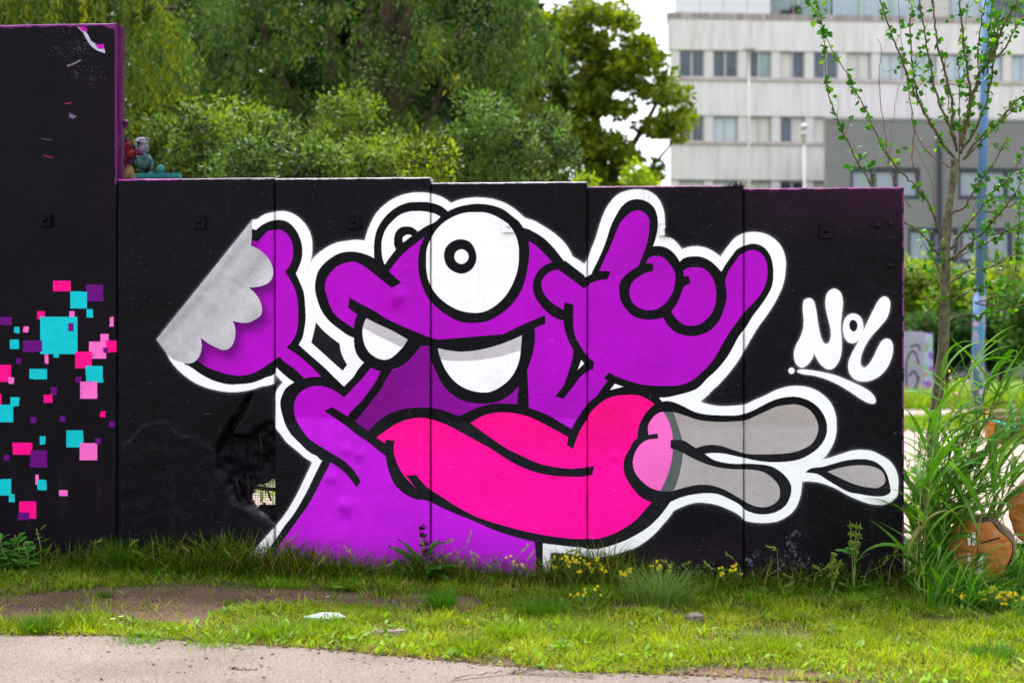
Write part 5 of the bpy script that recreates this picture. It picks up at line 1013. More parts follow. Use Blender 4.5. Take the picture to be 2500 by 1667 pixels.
# thistle like weeds beyond the wall corner
def weed(px, top, d, lab, col, n=170, spread=.06, fl=None, ht=None):
    b0 = at_depth(px, d); q = P(px, top, d); Hh = q[2]-b0[2]; r = empty('tall_weed', b0, lab, 'plant'); b = MB(); SP = [[], [], [], [], [], []]; F_ = MB()
    for k in range(6):
        a = RS.normal(0, spread, 3); a[2] = 0; pts = bend([(0, 0, 0), (a[0]*.3, a[1]*.3, Hh*.55), (a[0]*1.3, a[1]*1.3, Hh*random.uniform(.75, 1))], 5); b.tube(pts, np.linspace(.004, .0015, len(pts)), 4)
        for j in range(n//6):
            t = random.uniform(.15, 1); p = pts[int(t*(len(pts)-1))]; dd = RS.normal(0, 1, 3)+[0, 0, .5]; SP[0].append(p); SP[1].append(dd); SP[2].append(RS.normal(0, 1, 3)); SP[3].append(random.uniform(.03, .075)); SP[4].append(.012); SP[5].append(np.array(col)*random.uniform(.6, 1.4))
        if fl: F_.ball(pts[-1], .012, 6, 4, (1, 1, 1), .3)
    b.obj('stem', M_STEM, r); quads_leaf(*[np.array(s) for s in SP[:3]], SP[3], SP[4], np.array(SP[5]), 'foliage', r)
    if fl: F_.obj('flowers', fl, r)['kind'] = 'stuff'
M_PINKF = mat('pink_flower', (.6, .3, .45), .7)
weed(2365, 880, 11.5, 'tall weed with a pink flower head before the blue pole', (.14, .24, .03), 200, .09, M_PINKF); weed(2345, 905, 12, 'tall weed with yellow buds left of the pink flowered one', (.18, .28, .03), 180, .08, M_YEL)
weed(2235, 985, 10.4, 'spiky weed between wall corner and young tree', (.09, .2, .03), 200, .06); weed(2228, 1080, 9.9, 'small branching weed low at the wall corner', (.08, .17, .03), 220, .1); weed(2262, 1120, 10.3, 'bushy weed at the foot of the young tree', (.07, .16, .03), 200, .1)
# cut logs
M_LBARK = bark('log_bark', (.07, .045, .03), [(.14, .09, .06)], 10)
def cut_mat():
    m = mat('sawn_end_grain', (.26, .075, .010), .8, .1, vcol=[(.38, .135, .03), (.40, .20, .10)], vscale=6, bump=.0025, bscale=70, stretch=(1, 1, 3)); return m
M_CUT = cut_mat(); M_WP = mat('white_chalk_paint', (.62, .56, .56), .8, .2, vcol=[(.75, .7, .72)], vscale=30)
def log(px, py, d, rx, rz, ln, az, lab, marks=()):
    c = P(px, py, d); r = empty('cut_log', tuple(c), lab, 'log', rz=az); b = MB(); f = MB(); n = 40; rim = []
    for k in range(n):
        t = 2*math.pi*k/n; q = 1+.06*math.sin(t*2+1)+.05*math.sin(t*3+.6)+.03*math.sin(t*7)+.045*random.random()-(.10*math.exp(-((t-.75)/.18)**2)); rim.append((rx*q*math.cos(t), rz*q*math.sin(t)))
    rings = [(y_, s) for y_, s in ((0.0, 1.0), (.012, 1.035), (ln*.5, 1.05), (ln, 1.0))]; V = []
    for y_, s in rings: V += [(a*s+.01*random.random(), y_, e*s) for a, e in rim]
    F = [tuple([j*n+k, (j+1)*n+k, (j+1)*n+(k+1) % n, j*n+(k+1) % n]) for j in range(len(rings)-1) for k in range(n)]; F.append(tuple((len(rings)-1)*n+k for k in range(n))); b.add(V, F); b.obj('bark', M_LBARK, r)
    V = []; m = 6
    for j in range(m, 0, -1):
        for k in range(n): V.append((rim[k][0]*j/m*.992, -.004-.006*random.random() if j < m else 0, rim[k][1]*j/m*.992))
    V.append((0, -.006, 0)); F = [(j*n+k, j*n+(k+1) % n, (j+1)*n+(k+1) % n, (j+1)*n+k) for j in range(m-1) for k in range(n)]+[((m-1)*n+k, (m-1)*n+(k+1) % n, m*n) for k in range(n)]; f.add(V, F); f.obj('sawn_face', M_CUT, r)
    if marks:
        w_ = MB()
        for (x1, z1, x2, z2, hw) in marks: 
            dx, dz = x2-x1, z2-z1; L = math.hypot(dx, dz); nx_, nz_ = -dz/L*hw, dx/L*hw; w_.add([(x1-nx_, -.0135, z1-nz_), (x1+nx_, -.0135, z1+nz_), (x2+nx_*.8, -.0135, z2+nz_*.8), (x2-nx_*.8, -.0135, z2-nz_*.8)], [(0, 1, 2, 3)])
        w_.obj('painted_mark', M_WP, r)
    k = MB(); k.add([(-.008, -.0125, rz*.7), (-.003, -.0125, rz*.7), (-.003, -.0125, 0), (-.007, -.0125, -.01)], [(0, 3, 2, 1)]); k.add([(.004, -.0125, .06), (.002, -.0125, .068), (rx*.72, -.0125, rz*.50), (rx*.74, -.0125, rz*.46)], [(0, 3, 2, 1)]); k.obj('crack', mat('dark_crack', (.03, .012, .006), .9), r)
    return r
log(2388, 1350, 8.95, .178, .218, .5, -.25, 'orange sawn log end with two white paint strokes behind the reeds', [(-.056, .125, -.052, .05, .010), (-.026, .13, -.024, .05, .012), (-.052, -.005, -.056, -.05, .010), (.030, -.005, -.002, -.135, .020)])
log(2550, 1250, 9.6, .22, .24, .5, -.3, 'brown and green cut log leaving the picture at the right edge')
log(2415, 1040, 13.5, .12, .16, 2.4, -1.42, 'long pink grey log lying on the paving further back')
q = P(2445, 1035, 12.6); b = MB(); b.tube([(-.13, 0, .05), (.15, -.1, -.04)], .012, 6); o = b.obj('turquoise_stick', mat('turquoise_paint', (.05, .45, .45), .5)); o.location = q; tag(o, 'turquoise painted stick lying across the pale log', 'stick')

# ------------------------------------------------------------------ toys fixed to the end of the tall wall
M_TOYP = mat('purple_sprayed_plastic', (.025, .003, .02), .5, .1, vcol=[(.085, .008, .065)], vscale=30); M_TOYD = mat('dark_toy_plastic', (.008, .004, .010), .5, .1); M_TOYO = mat('orange_red_fabric', (.035, .003, .012), .8, .05, vcol=[(.15, .018, .006)], vscale=28); M_TOYC = mat('brown_cone_cloth', (.05, .02, .02), .8, .2, vcol=[(.16, .11, .03)], vscale=25)
def toy(px, py, d=9.42): return P(px, py, d)
c = toy(318, 375); t = empty('toy_dog', tuple(c), 'small purple and red toy dog clinging to the side of the tall wall', 'toy')
def L_(px, py, d=9.42): return toy(px, py, d)-c
b = MB(); b.ball(L_(313, 362), .032, 10, 7, (.85, .9, 1.3), .15); b.ball(L_(318, 378), .034, 10, 7, (1, .9, 1.1), .15); b.obj('body', M_TOYO, t, True)
b = MB(); b.ball(L_(337, 371), .028, 10, 8, (1, .9, .95)); b.tube([L_(338, 371), L_(345, 376), L_(351, 378)], [.022, .016, .007], 9); b.ball(L_(312, 346), .018, 8, 6, (.7, .7, 1.5)); b.obj('head', M_TOYP, t, True)
b = MB(); b.ball(L_(339, 349), .0125, 9, 7, (1, 1, 1.1)); b.tube([L_(339, 352), L_(338, 362)], .004, 5); b.ball(L_(326, 386), .02, 8, 6, (1.4, 1, .7), .2); b.obj('ear', M_TOYD, t, True)
b = MB(); b.tube([L_(306, 400), L_(308, 385)], .014, 8); b.tube([L_(318, 402), L_(318, 388)], .013, 8); b.obj('leg', M_TOYP, t, True)
c2 = toy(307, 302); t = empty('round_toy', tuple(c2), 'tiny purple toy head stuck higher on the tall wall edge', 'toy'); b = MB(); b.ball((0, 0, 0), .024, 10, 8, (.95, .9, 1.05), .1); b.ball((.006, -.02, -.022), .013, 8, 6, (1, 1, .7), .2); b.obj('head', M_TOYP, t, True); b = MB(); b.box((.002, -.021, .004), (.014, .004, .003)); b.ball((-.008, -.02, .01), .004, 5, 4); b.ball((.008, -.02, .01), .004, 5, 4); b.obj('face', M_TOYD, t)
c2 = toy(314, 420); t = empty('cloth_cone', tuple(c2), 'crumpled brown and purple cloth cone on the low wall corner', 'scrap'); b = MB()
n = 12; V = [(.0, 0, .055)]+[(.048*math.cos(a)*random.uniform(.8, 1.1), .03*math.sin(a), -.04) for a in np.linspace(0, 6.28, n, endpoint=False)]+[(.03*math.cos(a)*random.uniform(.8, 1.1), .02*math.sin(a), .025) for a in np.linspace(0, 6.28, n, endpoint=False)]
b.add(V, [(0, 1+n+k, 1+n+(k+1) % n) for k in range(n)]+[(1+n+k, 1+k, 1+(k+1) % n, 1+n+(k+1) % n) for k in range(n)]+[tuple(1+k for k in range(n))]); b.obj('cloth', M_TOYC, t)
# pale figure on a turquoise frame, further back
M_TEAL = mat('turquoise_metal', (.012, .10, .11), .6, .1, vcol=[(.03, .18, .19)], vscale=20); M_FUR = mat('grey_plush', (.05, .055, .07), .95, .05, vcol=[(.22, .22, .25)], vscale=35, bump=.006, bscale=60); M_LBL = mat('light_blue_cloth', (.02, .045, .055), .8, .1, vcol=[(.07, .15, .17)], vscale=20)
dF = 11.6; c = P(350, 420, dF); fr = empty('turquoise_rack', tuple(c), 'turquoise metal frame with a round boss standing behind the wall', 'frame')
def K_(px, py, d=dF): return P(px, py, d)-c
b = MB(); p0, p1 = K_(318, 430), K_(443, 430); b.box((p0+p1)/2, (np.linalg.norm(p1-p0)/2, .03, .022), bev=.008); b.obj('rail', M_TEAL, fr)
b = MB(); b.tube([K_(368, 420), K_(368, 600), K_(368, 900)], .02, 8); b.tube([K_(425, 435), K_(425, 900)], .02, 8); b.tube([K_(330, 435), K_(330, 900)], .02, 8)
g0 = float(zg(c[0], c[1]))-c[2]; b.tube([K_(368, 900), np.array([K_(368, 900)[0], K_(368, 900)[1], g0])], .02, 8); b.tube([K_(425, 900), np.array([K_(425, 900)[0], K_(425, 900)[1], g0])], .02, 8); b.tube([K_(330, 900), np.array([K_(330, 900)[0], K_(330, 900)[1], g0])], .02, 8); b.obj('post', M_TEAL, fr)
b = MB(); b.ball(K_(392, 413), .035, 12, 8, (1, .5, 1)); b.obj('boss', M_TEAL, fr, True)
c3 = P(352, 375, dF); fg = empty('plush_figure', tuple(c3), 'pale grey furry toy figure in light blue sitting on the turquoise frame', 'toy')
def J_(px, py, d=dF): return P(px, py, d)-c3
b = MB(); b.ball(J_(345, 350), .052, 12, 9, (1.1, .9, .95), .25); b.ball(J_(333, 343), .022, 8, 6, (1, .7, .8), .5); b.ball(J_(360, 342), .020, 8, 6, (1, .7, 1), .3); b.ball(J_(352, 362), .045, 9, 7, (1, 1, .9), .25); b.obj('head', M_FUR, fg, True)
b = MB(); b.ball(J_(350, 393), .06, 10, 8, (1, .7, 1.25), .15); b.tube([J_(340, 378), J_(332, 395), J_(338, 412)], [.02, .016, .014], 7); b.tube([J_(360, 380), J_(371, 396), J_(368, 425)], [.02, .017, .015], 7); b.obj('body', M_LBL, fg, True)
# moss and a furry tuft on the wall top
b = MB()
for _ in range(160):
    x, z = wallxz(random.uniform(2120, 2205), 459); b.ball((x, random.uniform(.01, .14), z+.004), random.uniform(.003, .008), 5, 4)
tag(b.obj('moss', mat('moss', (.05, .07, .01), .9, vcol=[(.16, .2, .02)], vscale=60)), 'thin moss on the top of the last wall panel', 'moss', kind='stuff')
b = MB()
for _ in range(260):
    x, z = wallxz(random.gauss(1800, 10), 456); y = random.uniform(-.012, .05); a = RS.normal(0, .012, 3); a[2] = abs(a[2]); p = np.array([x, y, z-.003]); b.tube([p, p+a*.7, p+a*1.5], .0009, 3, False)
tag(b.obj('bristle_tuft', M_BLACKP), 'dark bristly tuft on the wall top at the fourth joint', 'tuft')

# ------------------------------------------------------------------ trees behind
M_TRUNK = bark('tree_bark', (.035, .025, .018), [(.075, .055, .04)], 6)
def acc(): return [[], [], [], [], [], []]
def flush(S, name, parent):
    return quads_leaf(*[np.concatenate(s) for s in S[:3]], np.concatenate(S[3]), np.concatenate(S[4]), np.concatenate(S[5]), name, parent)
def clump(S, c, r, n, L, Wd, col, var=.35, droop=.0, flat=1.0):
    p = RS.normal(0, 1, (n, 3)); p /= np.linalg.norm(p, axis=1, keepdims=True); rad = r*RS.uniform(.25, 1, (n, 1))**.6; q = p*rad*np.array([1, 1, flat])
    D = p+RS.normal(0, .7, (n, 3))-[0, 0, droop]; N = RS.normal(0, .5, (n, 3))+p*.6+[0, 0, .8]
    S[0].append(np.array(c)+q); S[1].append(D); S[2].append(N); S[3].append(RS.uniform(.7, 1.25, n)*L); S[4].append(RS.uniform(.7, 1.2, n)*Wd); S[5].append(np.array(col)*RS.uniform(1-var, 1+var, (n, 1))*RS.uniform(.92, 1.08, (n, 3)))
def strands(S, pts0, lens, col, L=.085, Wd=.02, step=.035):
    for p0, ln, cc in zip(pts0, lens, col):
        n = max(3, int(ln/step)); t = np.arange(n)/n; sx, sy = RS.normal(0, .14, 2); P_ = np.stack([p0[0]+sx*t+.03*np.sin(t*7+p0[0]*9), p0[1]+sy*t, p0[2]-ln*t+.12*(1-t)*t], -1)+RS.normal(0, .014, (n, 3))
        a = RS.uniform(0, 6.28, n); D = np.stack([np.cos(a)*.55, np.sin(a)*.55, -.9+RS.normal(0, .25, n)], -1); S[0].append(P_); S[1].append(D); S[2].append(RS.normal(0, 1, (n, 3))); S[3].append(RS.uniform(.7, 1.2, n)*L); S[4].append(np.full(n, Wd)); S[5].append(np.array(cc)*RS.uniform(.7, 1.35, (n, 1)))
def trunk(b, pl, r0, r1):
    q = bend(pl, 4); b.tube(q, np.linspace(r0, r1, len(q)), 8)
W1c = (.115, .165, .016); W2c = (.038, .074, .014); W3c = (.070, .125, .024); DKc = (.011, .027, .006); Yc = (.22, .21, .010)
# willow whose curtain hangs behind the tall wall corner
d = 20; b0 = at_depth(60, d+1); wl = empty('willow_tree', b0, 'weeping willow with yellow green curtains hanging behind the tall wall corner', 'tree'); O = np.array(b0); S = acc()
def rel(px, py, dd): return P(px, py, dd)-O
b = MB(); trunk(b, [(0, 0, 0), (.1, 0, 3), rel(150, 150, d+1), rel(300, -150, d)], .3, .08); trunk(b, [(.05, 0, 2.5), rel(-100, 100, d+1), rel(-200, -200, d)], .2, .06); trunk(b, [rel(150, 150, d+1), rel(330, 40, d), rel(430, 20, d-.3)], .09, .03); b.obj('trunk', M_TRUNK, wl, True)
pp = []; ll = []; cc = []
for _ in range(1100):
    px_ = random.uniform(-150, 465); dd = d+random.uniform(-.9, .9); lim = np.interp(px_, [-150, 200, 300, 380, 430, 468], [-160, -140, -80, 20, 80, 150]); top = random.uniform(lim-80, 330); pp.append(rel(px_, top, dd)); bot = np.interp(px_, [-150, 290, 330, 400, 440, 468], [420, 350, 330, 300, 270, 230]); ll.append(max(.2, min(.9, random.uniform(.3, .7)*(bot-top)/FP*dd))); cc.append(random.choices([W1c, W3c, Yc, W2c], [5, 2.5, .8, 3])[0])
strands(S, pp, ll, cc, .115, .03)
for _ in range(70): clump(S, rel(random.uniform(-200, 420), random.uniform(-250, 60), d+random.uniform(-.6, 1.2)), .4, 130, .09, .025, random.choice([W1c, W2c, W3c]), droop=.8)
flush(S, 'crown', wl)
# big willow in the middle with dark limbs
d = 24; b0 = at_depth(880, d+.5); wm2 = empty('willow_tree', b0, 'large dark green willow with leaning limbs in the middle background', 'tree'); O = np.array(b0); S = acc(); b = MB()
for pl, r0, r1 in [([(0, 0, 0), rel(870, 420, d), rel(905, 240, d), rel(945, 60, d), rel(1000, -150, d)], .28, .13), ([rel(870, 500, d), rel(850, 330, d-.2), rel(870, 150, d-.2), rel(905, 30, d-.2), rel(930, -150, d)], .10, .07), ([rel(925, 560, d+.2), rel(950, 300, d), rel(985, 80, d-.1), rel(1060, -150, d)], .15, .1), ([rel(950, 300, d), rel(1050, 170, d), rel(1140, 60, d)], .07, .04), ([rel(830, 500, d), rel(810, 120, d-.4), rel(825, 20, d-.4), rel(820, -120, d-.3)], .08, .05), ([rel(850, 500, d), rel(690, 200, d), rel(600, -60, d)], .10, .05), ([rel(960, 450, d), rel(1060, 260, d), rel(1075, 190, d-.2)], .06, .03)]: trunk(b, pl, r0, r1)
b.obj('trunk', M_TRUNK, wm2, True); pp = []; ll = []; cc = []
bun = [(random.uniform(430, 1370), random.uniform(-220, 380), random.uniform(-1.9, 1.6), random.uniform(.22, .42)) for _ in range(230)]
for _ in range(4200):
    bq = random.choice(bun); qa = random.uniform(0, 6.28); qb = random.random(); px_ = bq[0]+bq[3]*145*math.cos(qa)*qb; dd = d+bq[2]+bq[3]*math.sin(qa)*qb; k = float(vnoise(px_/90., dd*1.3, 5, 1, 3)); ycap = np.interp(px_, [430, 1180, 1290, 1370], [-200, -190, -20, 140]); top = max(ycap, bq[1]-bq[3]*145*math.sqrt(max(0, 1-qb*qb))*random.uniform(.5, 1)); front = dd < d-.4
    if random.random() < .25+k*1.2 and front: continue
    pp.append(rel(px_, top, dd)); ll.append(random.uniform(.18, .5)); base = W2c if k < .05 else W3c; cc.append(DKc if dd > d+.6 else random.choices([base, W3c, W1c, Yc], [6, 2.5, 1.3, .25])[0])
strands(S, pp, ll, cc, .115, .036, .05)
for _ in range(210):
    px_ = random.uniform(430, 1350); py_ = random.uniform(-200, 420); dd = d+random.uniform(-1.5, 1.8)
    if px_ > 1180 and py_ < np.interp(px_, [1180, 1290, 1370], [-190, 0, 150]): continue
    clump(S, rel(px_, py_, dd), random.uniform(.25, .45), 190, .08, .03, random.choices([W2c, W3c, DKc], [3, 2, 2])[0], droop=.5)
flush(S, 'crown', wm2)
# filler: dark trees further back
for px_, d, lab, w_ in [(250, 34, 'dark tree filling the gap behind the left willow', 500), (700, 36, 'dark tree behind the middle willow, left part', 500), (1080, 35, 'dark tree behind the middle willow, right part', 330)]:
    b0 = at_depth(px_, d); t = empty('dark_tree', b0, lab, 'tree', 'dark trees behind the willows'); O = np.array(b0); S = acc(); b = MB(); trunk(b, [(0, 0, 0), (.1, 0, 4), (.2, 0, 9)], .35, .12); b.obj('trunk', M_TRUNK, t, True)
    for _ in range(150):
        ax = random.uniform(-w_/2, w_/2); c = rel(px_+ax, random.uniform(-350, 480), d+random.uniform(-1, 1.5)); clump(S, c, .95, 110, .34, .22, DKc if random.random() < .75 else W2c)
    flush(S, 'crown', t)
# lighter shrubs rising over the wall top
SH = [(470, 420, 45, 150, 17.5), (560, 360, 110, 100, 18.5), (600, 430, 90, 70, 17), (700, 400, 90, 100, 18), (780, 430, 70, 80, 17), (860, 330, 75, 110, 19), (930, 425, 90, 90, 17.5), (1040, 430, 70, 70, 16.5), (1170, 370, 100, 120, 18.5), (1260, 420, 90, 100, 19), (410, 350, 50, 70, 19), (1340, 360, 60, 70, 20)]
LABS = ['leftmost pale shrub over the wall, behind the turquoise frame', 'broad round shrub left of centre behind the wall', 'low yellow green shrub just over the second panel', 'mid green shrub in front of the willow trunks', 'small shrub topping the wall left of the eye', 'tall bush among the willow limbs above the eyes', 'spreading pale shrub above the first eye', 'low yellowest shrub right above the big eye', 'big round pale bush right of the willow limbs', 'bush between the round pale bush and the dark sky-pierced tree', 'small grey green bush behind the willow curtain', 'bush low in front of the sky-pierced tree']
for (px_, py_, rx, ry, d), lab in zip(SH, LABS):
    b0 = at_depth(px_, d); t = empty('shrub', b0, lab, 'shrub'); O = np.array(b0); S = acc(); b = MB(); lc = random.choice([(.11, .18, .032), (.13, .20, .028), (.085, .15, .03)])
    if px_ == 1040: lc = (.26, .36, .02)
    for k in range(4): trunk(b, [(0, 0, 0), rel(px_+random.uniform(-.4, .4)*rx, 700, d), rel(px_+random.uniform(-.7, .7)*rx, py_, d)], .05, .012)
    b.obj('stem', M_TRUNK, t, True)
    for _ in range(int(30*rx*ry/8000)+12):
        a = random.uniform(0, 6.28); q = math.sqrt(random.random()); c = rel(px_+rx*q*math.cos(a), py_+ry*q*math.sin(a), d+random.uniform(-.5, .5)); clump(S, c, random.uniform(.14, .28), 100, .078, .030, np.array(lc)*random.choice([.12, .25, .5, .85, 1.1]), .4, -.1)  # clump tones paint in highlights and the crown's inner shade
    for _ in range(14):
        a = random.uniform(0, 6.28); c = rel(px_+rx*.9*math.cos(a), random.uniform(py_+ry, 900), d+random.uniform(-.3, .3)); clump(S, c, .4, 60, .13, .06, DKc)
    flush(S, 'crown', t)
# tree pierced by bright sky at the right of the willows
d = 31; b0 = at_depth(1460, d); mt = empty('maple_tree', b0, 'olive green tree with bright sky showing through its crown, left of the building', 'tree'); O = np.array(b0); S = acc(); b = MB()
for pl, r0, r1 in [([(0, 0, 0), rel(1462, 500, d), rel(1450, 250, d), rel(1440, 60, d)], .20, .05), ([rel(1462, 480, d), rel(1560, 330, d), rel(1620, 220, d)], .09, .03), ([rel(1460, 430, d), rel(1360, 260, d), rel(1330, 120, d)], .09, .03), ([rel(1455, 300, d), rel(1530, 160, d)], .05, .02), ([rel(1462, 520, d), rel(1570, 430, d), rel(1640, 350, d)], .06, .02)]: trunk(b, pl, r0, r1)
b.obj('trunk', M_TRUNK, mt, True)
outl = [(1290, 40), (1380, 15), (1470, 8), (1530, 25), (1545, 60), (1530, 95), (1580, 100), (1615, 150), (1600, 175), (1640, 190), (1672, 215), (1682, 270), (1678, 325), (1650, 350), (1620, 345), (1640, 385), (1620, 410), (1600, 440), (1590, 500), (1300, 520), (1270, 300)]
holes = [(1487, 302, 17), (1408, 160, 11), (1518, 232, 14), (1500, 112, 11), (1560, 275, 15), (1565, 345, 20), (1455, 70, 8), (1390, 412, 12), (1450, 280, 9), (1625, 372, 13), (1590, 365, 14), (1275, 290, 9), (1300, 295, 7), (1585, 185, 8), (1450, 220, 7), (1342, 50, 8), (1395, 350, 9), (1490, 230, 8), (1530, 300, 7), (1455, 400, 8), (1575, 400, 11), (1540, 420, 9)]
cnt = 0
while cnt < 640:
    px_, py_ = random.uniform(1260, 1690), random.uniform(0, 560)
    if not inpoly(np.array(px_), np.array(py_), outl): continue
    if any((px_-a)**2+(py_-bb)**2 < (r*1.35+7)**2 for a, bb, r in holes): continue
    cnt += 1; up = vnoise(px_/60., py_/60., 7, 1, 2); clump(S, rel(px_, py_, d+random.uniform(-1.6, 1.6)), random.uniform(.12, .26), 38, .15, .11, random.choice([(.085, .13, .010), (.16, .20, .012), (.05, .09, .009), (.12, .17, .012)]), .3, .2, .55)
flush(S, 'crown', mt)
d = 27; b0 = at_depth(1560, d); t = empty('shrub', b0, 'pointed yellow green shrub peeping over the wall beside the building', 'shrub'); O = np.array(b0); S = acc(); b = MB(); trunk(b, [(0, 0, 0), rel(1550, 430, d)], .06, .02); b.obj('stem', M_TRUNK, t)
for px_, py_, n_ in [(1552, 415, 80), (1545, 440, 120), (1575, 440, 100), (1560, 470, 120), (1430, 445, 120), (1410, 470, 100), (1590, 460, 80)]:
    clump(S, rel(px_, py_, d), .22, n_, .12, .06, (.22, .32, .02), .3)
flush(S, 'crown', t)

# ------------------------------------------------------------------ hedge and bushes beyond the yard at the right
M_BK = M_TRUNK
for px_, y0, y1, wd_px, d, lc, lab, dn in [(2225, 640, 850, 90, 44, (.17, .26, .02), 'light green bush beyond the paving, at the wall edge', 80), (2310, 665, 860, 110, 43, (.16, .27, .02), 'mid green bush behind the young tree trunk', 80), (2440, 640, 860, 130, 42, (.22, .30, .02), 'brightest yellow green bush right of the blue pole', 90), (2380, 780, 885, 160, 40.5, (.03, .07, .015), 'low dark hedge behind the blue pole', 80), (2240, 780, 885, 110, 41, (.035, .08, .015), 'low dark hedge behind the graffiti box', 60), (2500, 720, 880, 90, 39.6, (.06, .13, .02), 'dark bush at the right picture edge', 60)]:
    b0 = at_depth(px_, d); t = empty('bush', b0, lab, 'bush'); O = np.array(b0); S = acc(); b = MB(); trunk(b, [(0, 0, 0), (.1, 0, .8), (.3, 0, 1.6)], .08, .03); b.obj('stem', M_BK, t)
    for _ in range(dn): clump(S, rel(px_+random.uniform(-.5, .5)*wd_px, y0+(y1-y0)*random.random()**.8, d+random.uniform(-.7, .7)), .38, 55, .19, .10, np.array(lc)*random.choice([.45, .8, 1, 1.15]), .4)
    flush(S, 'crown', t)
n = 9000; dd = RS.uniform(24, 36, n); pxs = RS.uniform(2150, 2700, n); Pq = CAM[None]+FW*dd[:, None]+RT*((pxs-1250)/FP*dd)[:, None]; k = (dd > 28.3) & (dd < 31.6); Pq = Pq[~k]; n = len(Pq)
tall_ = np.where(((Pq-CAM)@FW) > 31.5, 1.0, .35)
tag(link('meadow_grass', blades(Pq[:, 0], Pq[:, 1], np.full(n, -.04), RS.uniform(.15, .6, n)*tall_, RS.uniform(.02, .05, n), RS.uniform(.1, .9, n), RS.uniform(0, 6.28, n), np.array([.17, .26, .025])*RS.uniform(.5, 1.3, (n, 1)), 'meadow_grass')), 'sunlit wild grass beyond the paving', 'grass', kind='stuff')
n = 9000; xx_ = RS.uniform(-7, 3.0, n); yy_ = RS.uniform(2.5, 13, n); ok = vnoise(xx_, yy_, 44, .8, 3) > -.02; xx_, yy_ = xx_[ok], yy_[ok]; n = len(xx_)
tag(link('yard_weeds', blades(xx_, yy_, np.full(n, -.03), RS.uniform(.08, .35, n), RS.uniform(.01, .03, n), RS.uniform(.2, 1.2, n), RS.uniform(0, 6.28, n), np.array([.16, .30, .03])*RS.uniform(.5, 1.3, (n, 1)), 'yard_weeds')), 'green weeds growing on the yard behind the wall', 'weeds', kind='stuff')

# graffiti covered cabinet
M_LIL = mat('lilac_grey_paint', (.24, .22, .33), .6, .1, vcol=[(.32, .30, .40)], vscale=2); M_GRA = mat('graffiti_colours', (.5, .03, .12), .6, .3, vcol=[(.12, .10, .5), (.45, .4, .6), (.08, .35, .2), (.6, .08, .1)], vscale=4, detail=3)
d = 38; c = at_depth(2232, d); cb = empty('graffiti_cabinet', c, 'lilac utility cabinet with black scrawl and colourful side panel', 'cabinet', rz=YAW); b = MB(); b.box((0, .25, .9), (.26, .25, .9), bev=.01); b.obj('body', M_LIL, cb)
b = MB(); b.box((.38, .2, .88), (.12, .2, .88), bev=.01); b.obj('side_panel', M_GRA, cb)
b = MB()
for pl in [[(-.2, -.006, .3), (-.22, -.006, .9), (-.1, -.006, 1.25), (.05, -.006, 1.2), (.12, -.006, .9)], [(-.15, -.006, .6), (0, -.006, .75), (.1, -.006, .5), (.0, -.006, .3)], [(-.1, -.006, 1.4), (.1, -.006, 1.45), (.15, -.006, 1.3)], [(.0, -.006, .2), (.14, -.006, .6)]]: b.tube(bend(pl, 5), .018, 6)
b.obj('painted_scrawl', M_BLACKP, cb)
# blue pole with stickers
M_BLUE = mat('blue_pole_paint', (.055, .125, .27), .5, .3, vcol=[(.075, .16, .33)], vscale=1.5); d = 29.5; c = at_depth(2394, d); bp_ = empty('blue_pole', c, 'tall blue steel pole covered in stickers on its lower half', 'pole')
b = MB(); b.tube([(-.08, 0, 0), (-.02, 0, 2.6)], [.135, .12], 16); b.tube([(-.02, 0, 2.6), (.14, 0, 9.5)], [.10, .085], 16); b.tube([(-.02, 0, 2.55), (-.02, 0, 2.62)], [.135, .13], 16); b.obj('shaft', M_BLUE, bp_, True)
M_ST = [mat('sticker_print', c_, .5, .3, vcol=[c2_, c3_], vscale=25, detail=2) for c_, c2_, c3_ in [((.4, .4, .5), (.03, .05, .3), (.5, .5, .55)), ((.04, .4, .5), (.02, .05, .2), (.06, .45, .55)), ((.45, .02, .10), (.5, .45, .5), (.06, .05, .3)), ((.02, .02, .06), (.35, .35, .5), (.02, .2, .12)), ((.2, .12, .5), (.5, .4, .55), (.5, .05, .2))]]
for k in range(38):
    zc = random.uniform(.35, 2.45); a0 = random.uniform(-2.9, -.2); hh = random.uniform(.05, .11); aw = random.uniform(.25, .5); r0 = np.interp(zc, [0, 2.6], [.135, .12])+.002+.0006*k/10; xo = np.interp(zc, [0, 2.6], [-.08, -.02]); V = []; 
    for i in range(5):
        a = a0-aw+2*aw*i/4; V += [(xo+r0*math.cos(a), r0*math.sin(a), zc-hh), (xo+r0*math.cos(a), r0*math.sin(a), zc+hh)]
    b = MB(); b.add(V, [(2*i, 2*i+2, 2*i+3, 2*i+1) for i in range(4)]); b.obj('sticker', random.choice(M_ST), bp_)

# ------------------------------------------------------------------ buildings
M_CON = mat('weathered_concrete', (.47, .44, .455), .85, .1, vcol=[(.56, .525, .55), (.60, .565, .59)], vscale=.8, stretch=(4, 4, .5), bump=.01, bscale=6)
M_STAIN = mat('dirty_concrete_edge', (.22, .18, .18), .9, .15, vcol=[(.26, .22, .23), (.42, .38, .41)], vscale=1.2, stretch=(3, 3, .35)); M_CREAM = mat('cream_pier', (.52, .49, .50), .8, .2); M_SILL = mat('stained_sill', (.34, .28, .27), .85, .2, vcol=[(.46, .41, .41)], vscale=1)
M_GL = [mat('dark_glass', (.018, .028, .05), .15, .5, vcol=[(.06, .085, .12)], vscale=1.0), mat('pale_blue_glass', (.30, .37, .43), .2, .5, vcol=[(.38, .44, .5)], vscale=1), mat('curtained_glass', (.42, .40, .37), .4, .4, vcol=[(.55, .53, .5)], vscale=6, stretch=(4, 4, .3)), mat('green_glass', (.20, .28, .28), .2, .5, vcol=[(.14, .2, .21)], vscale=1)]
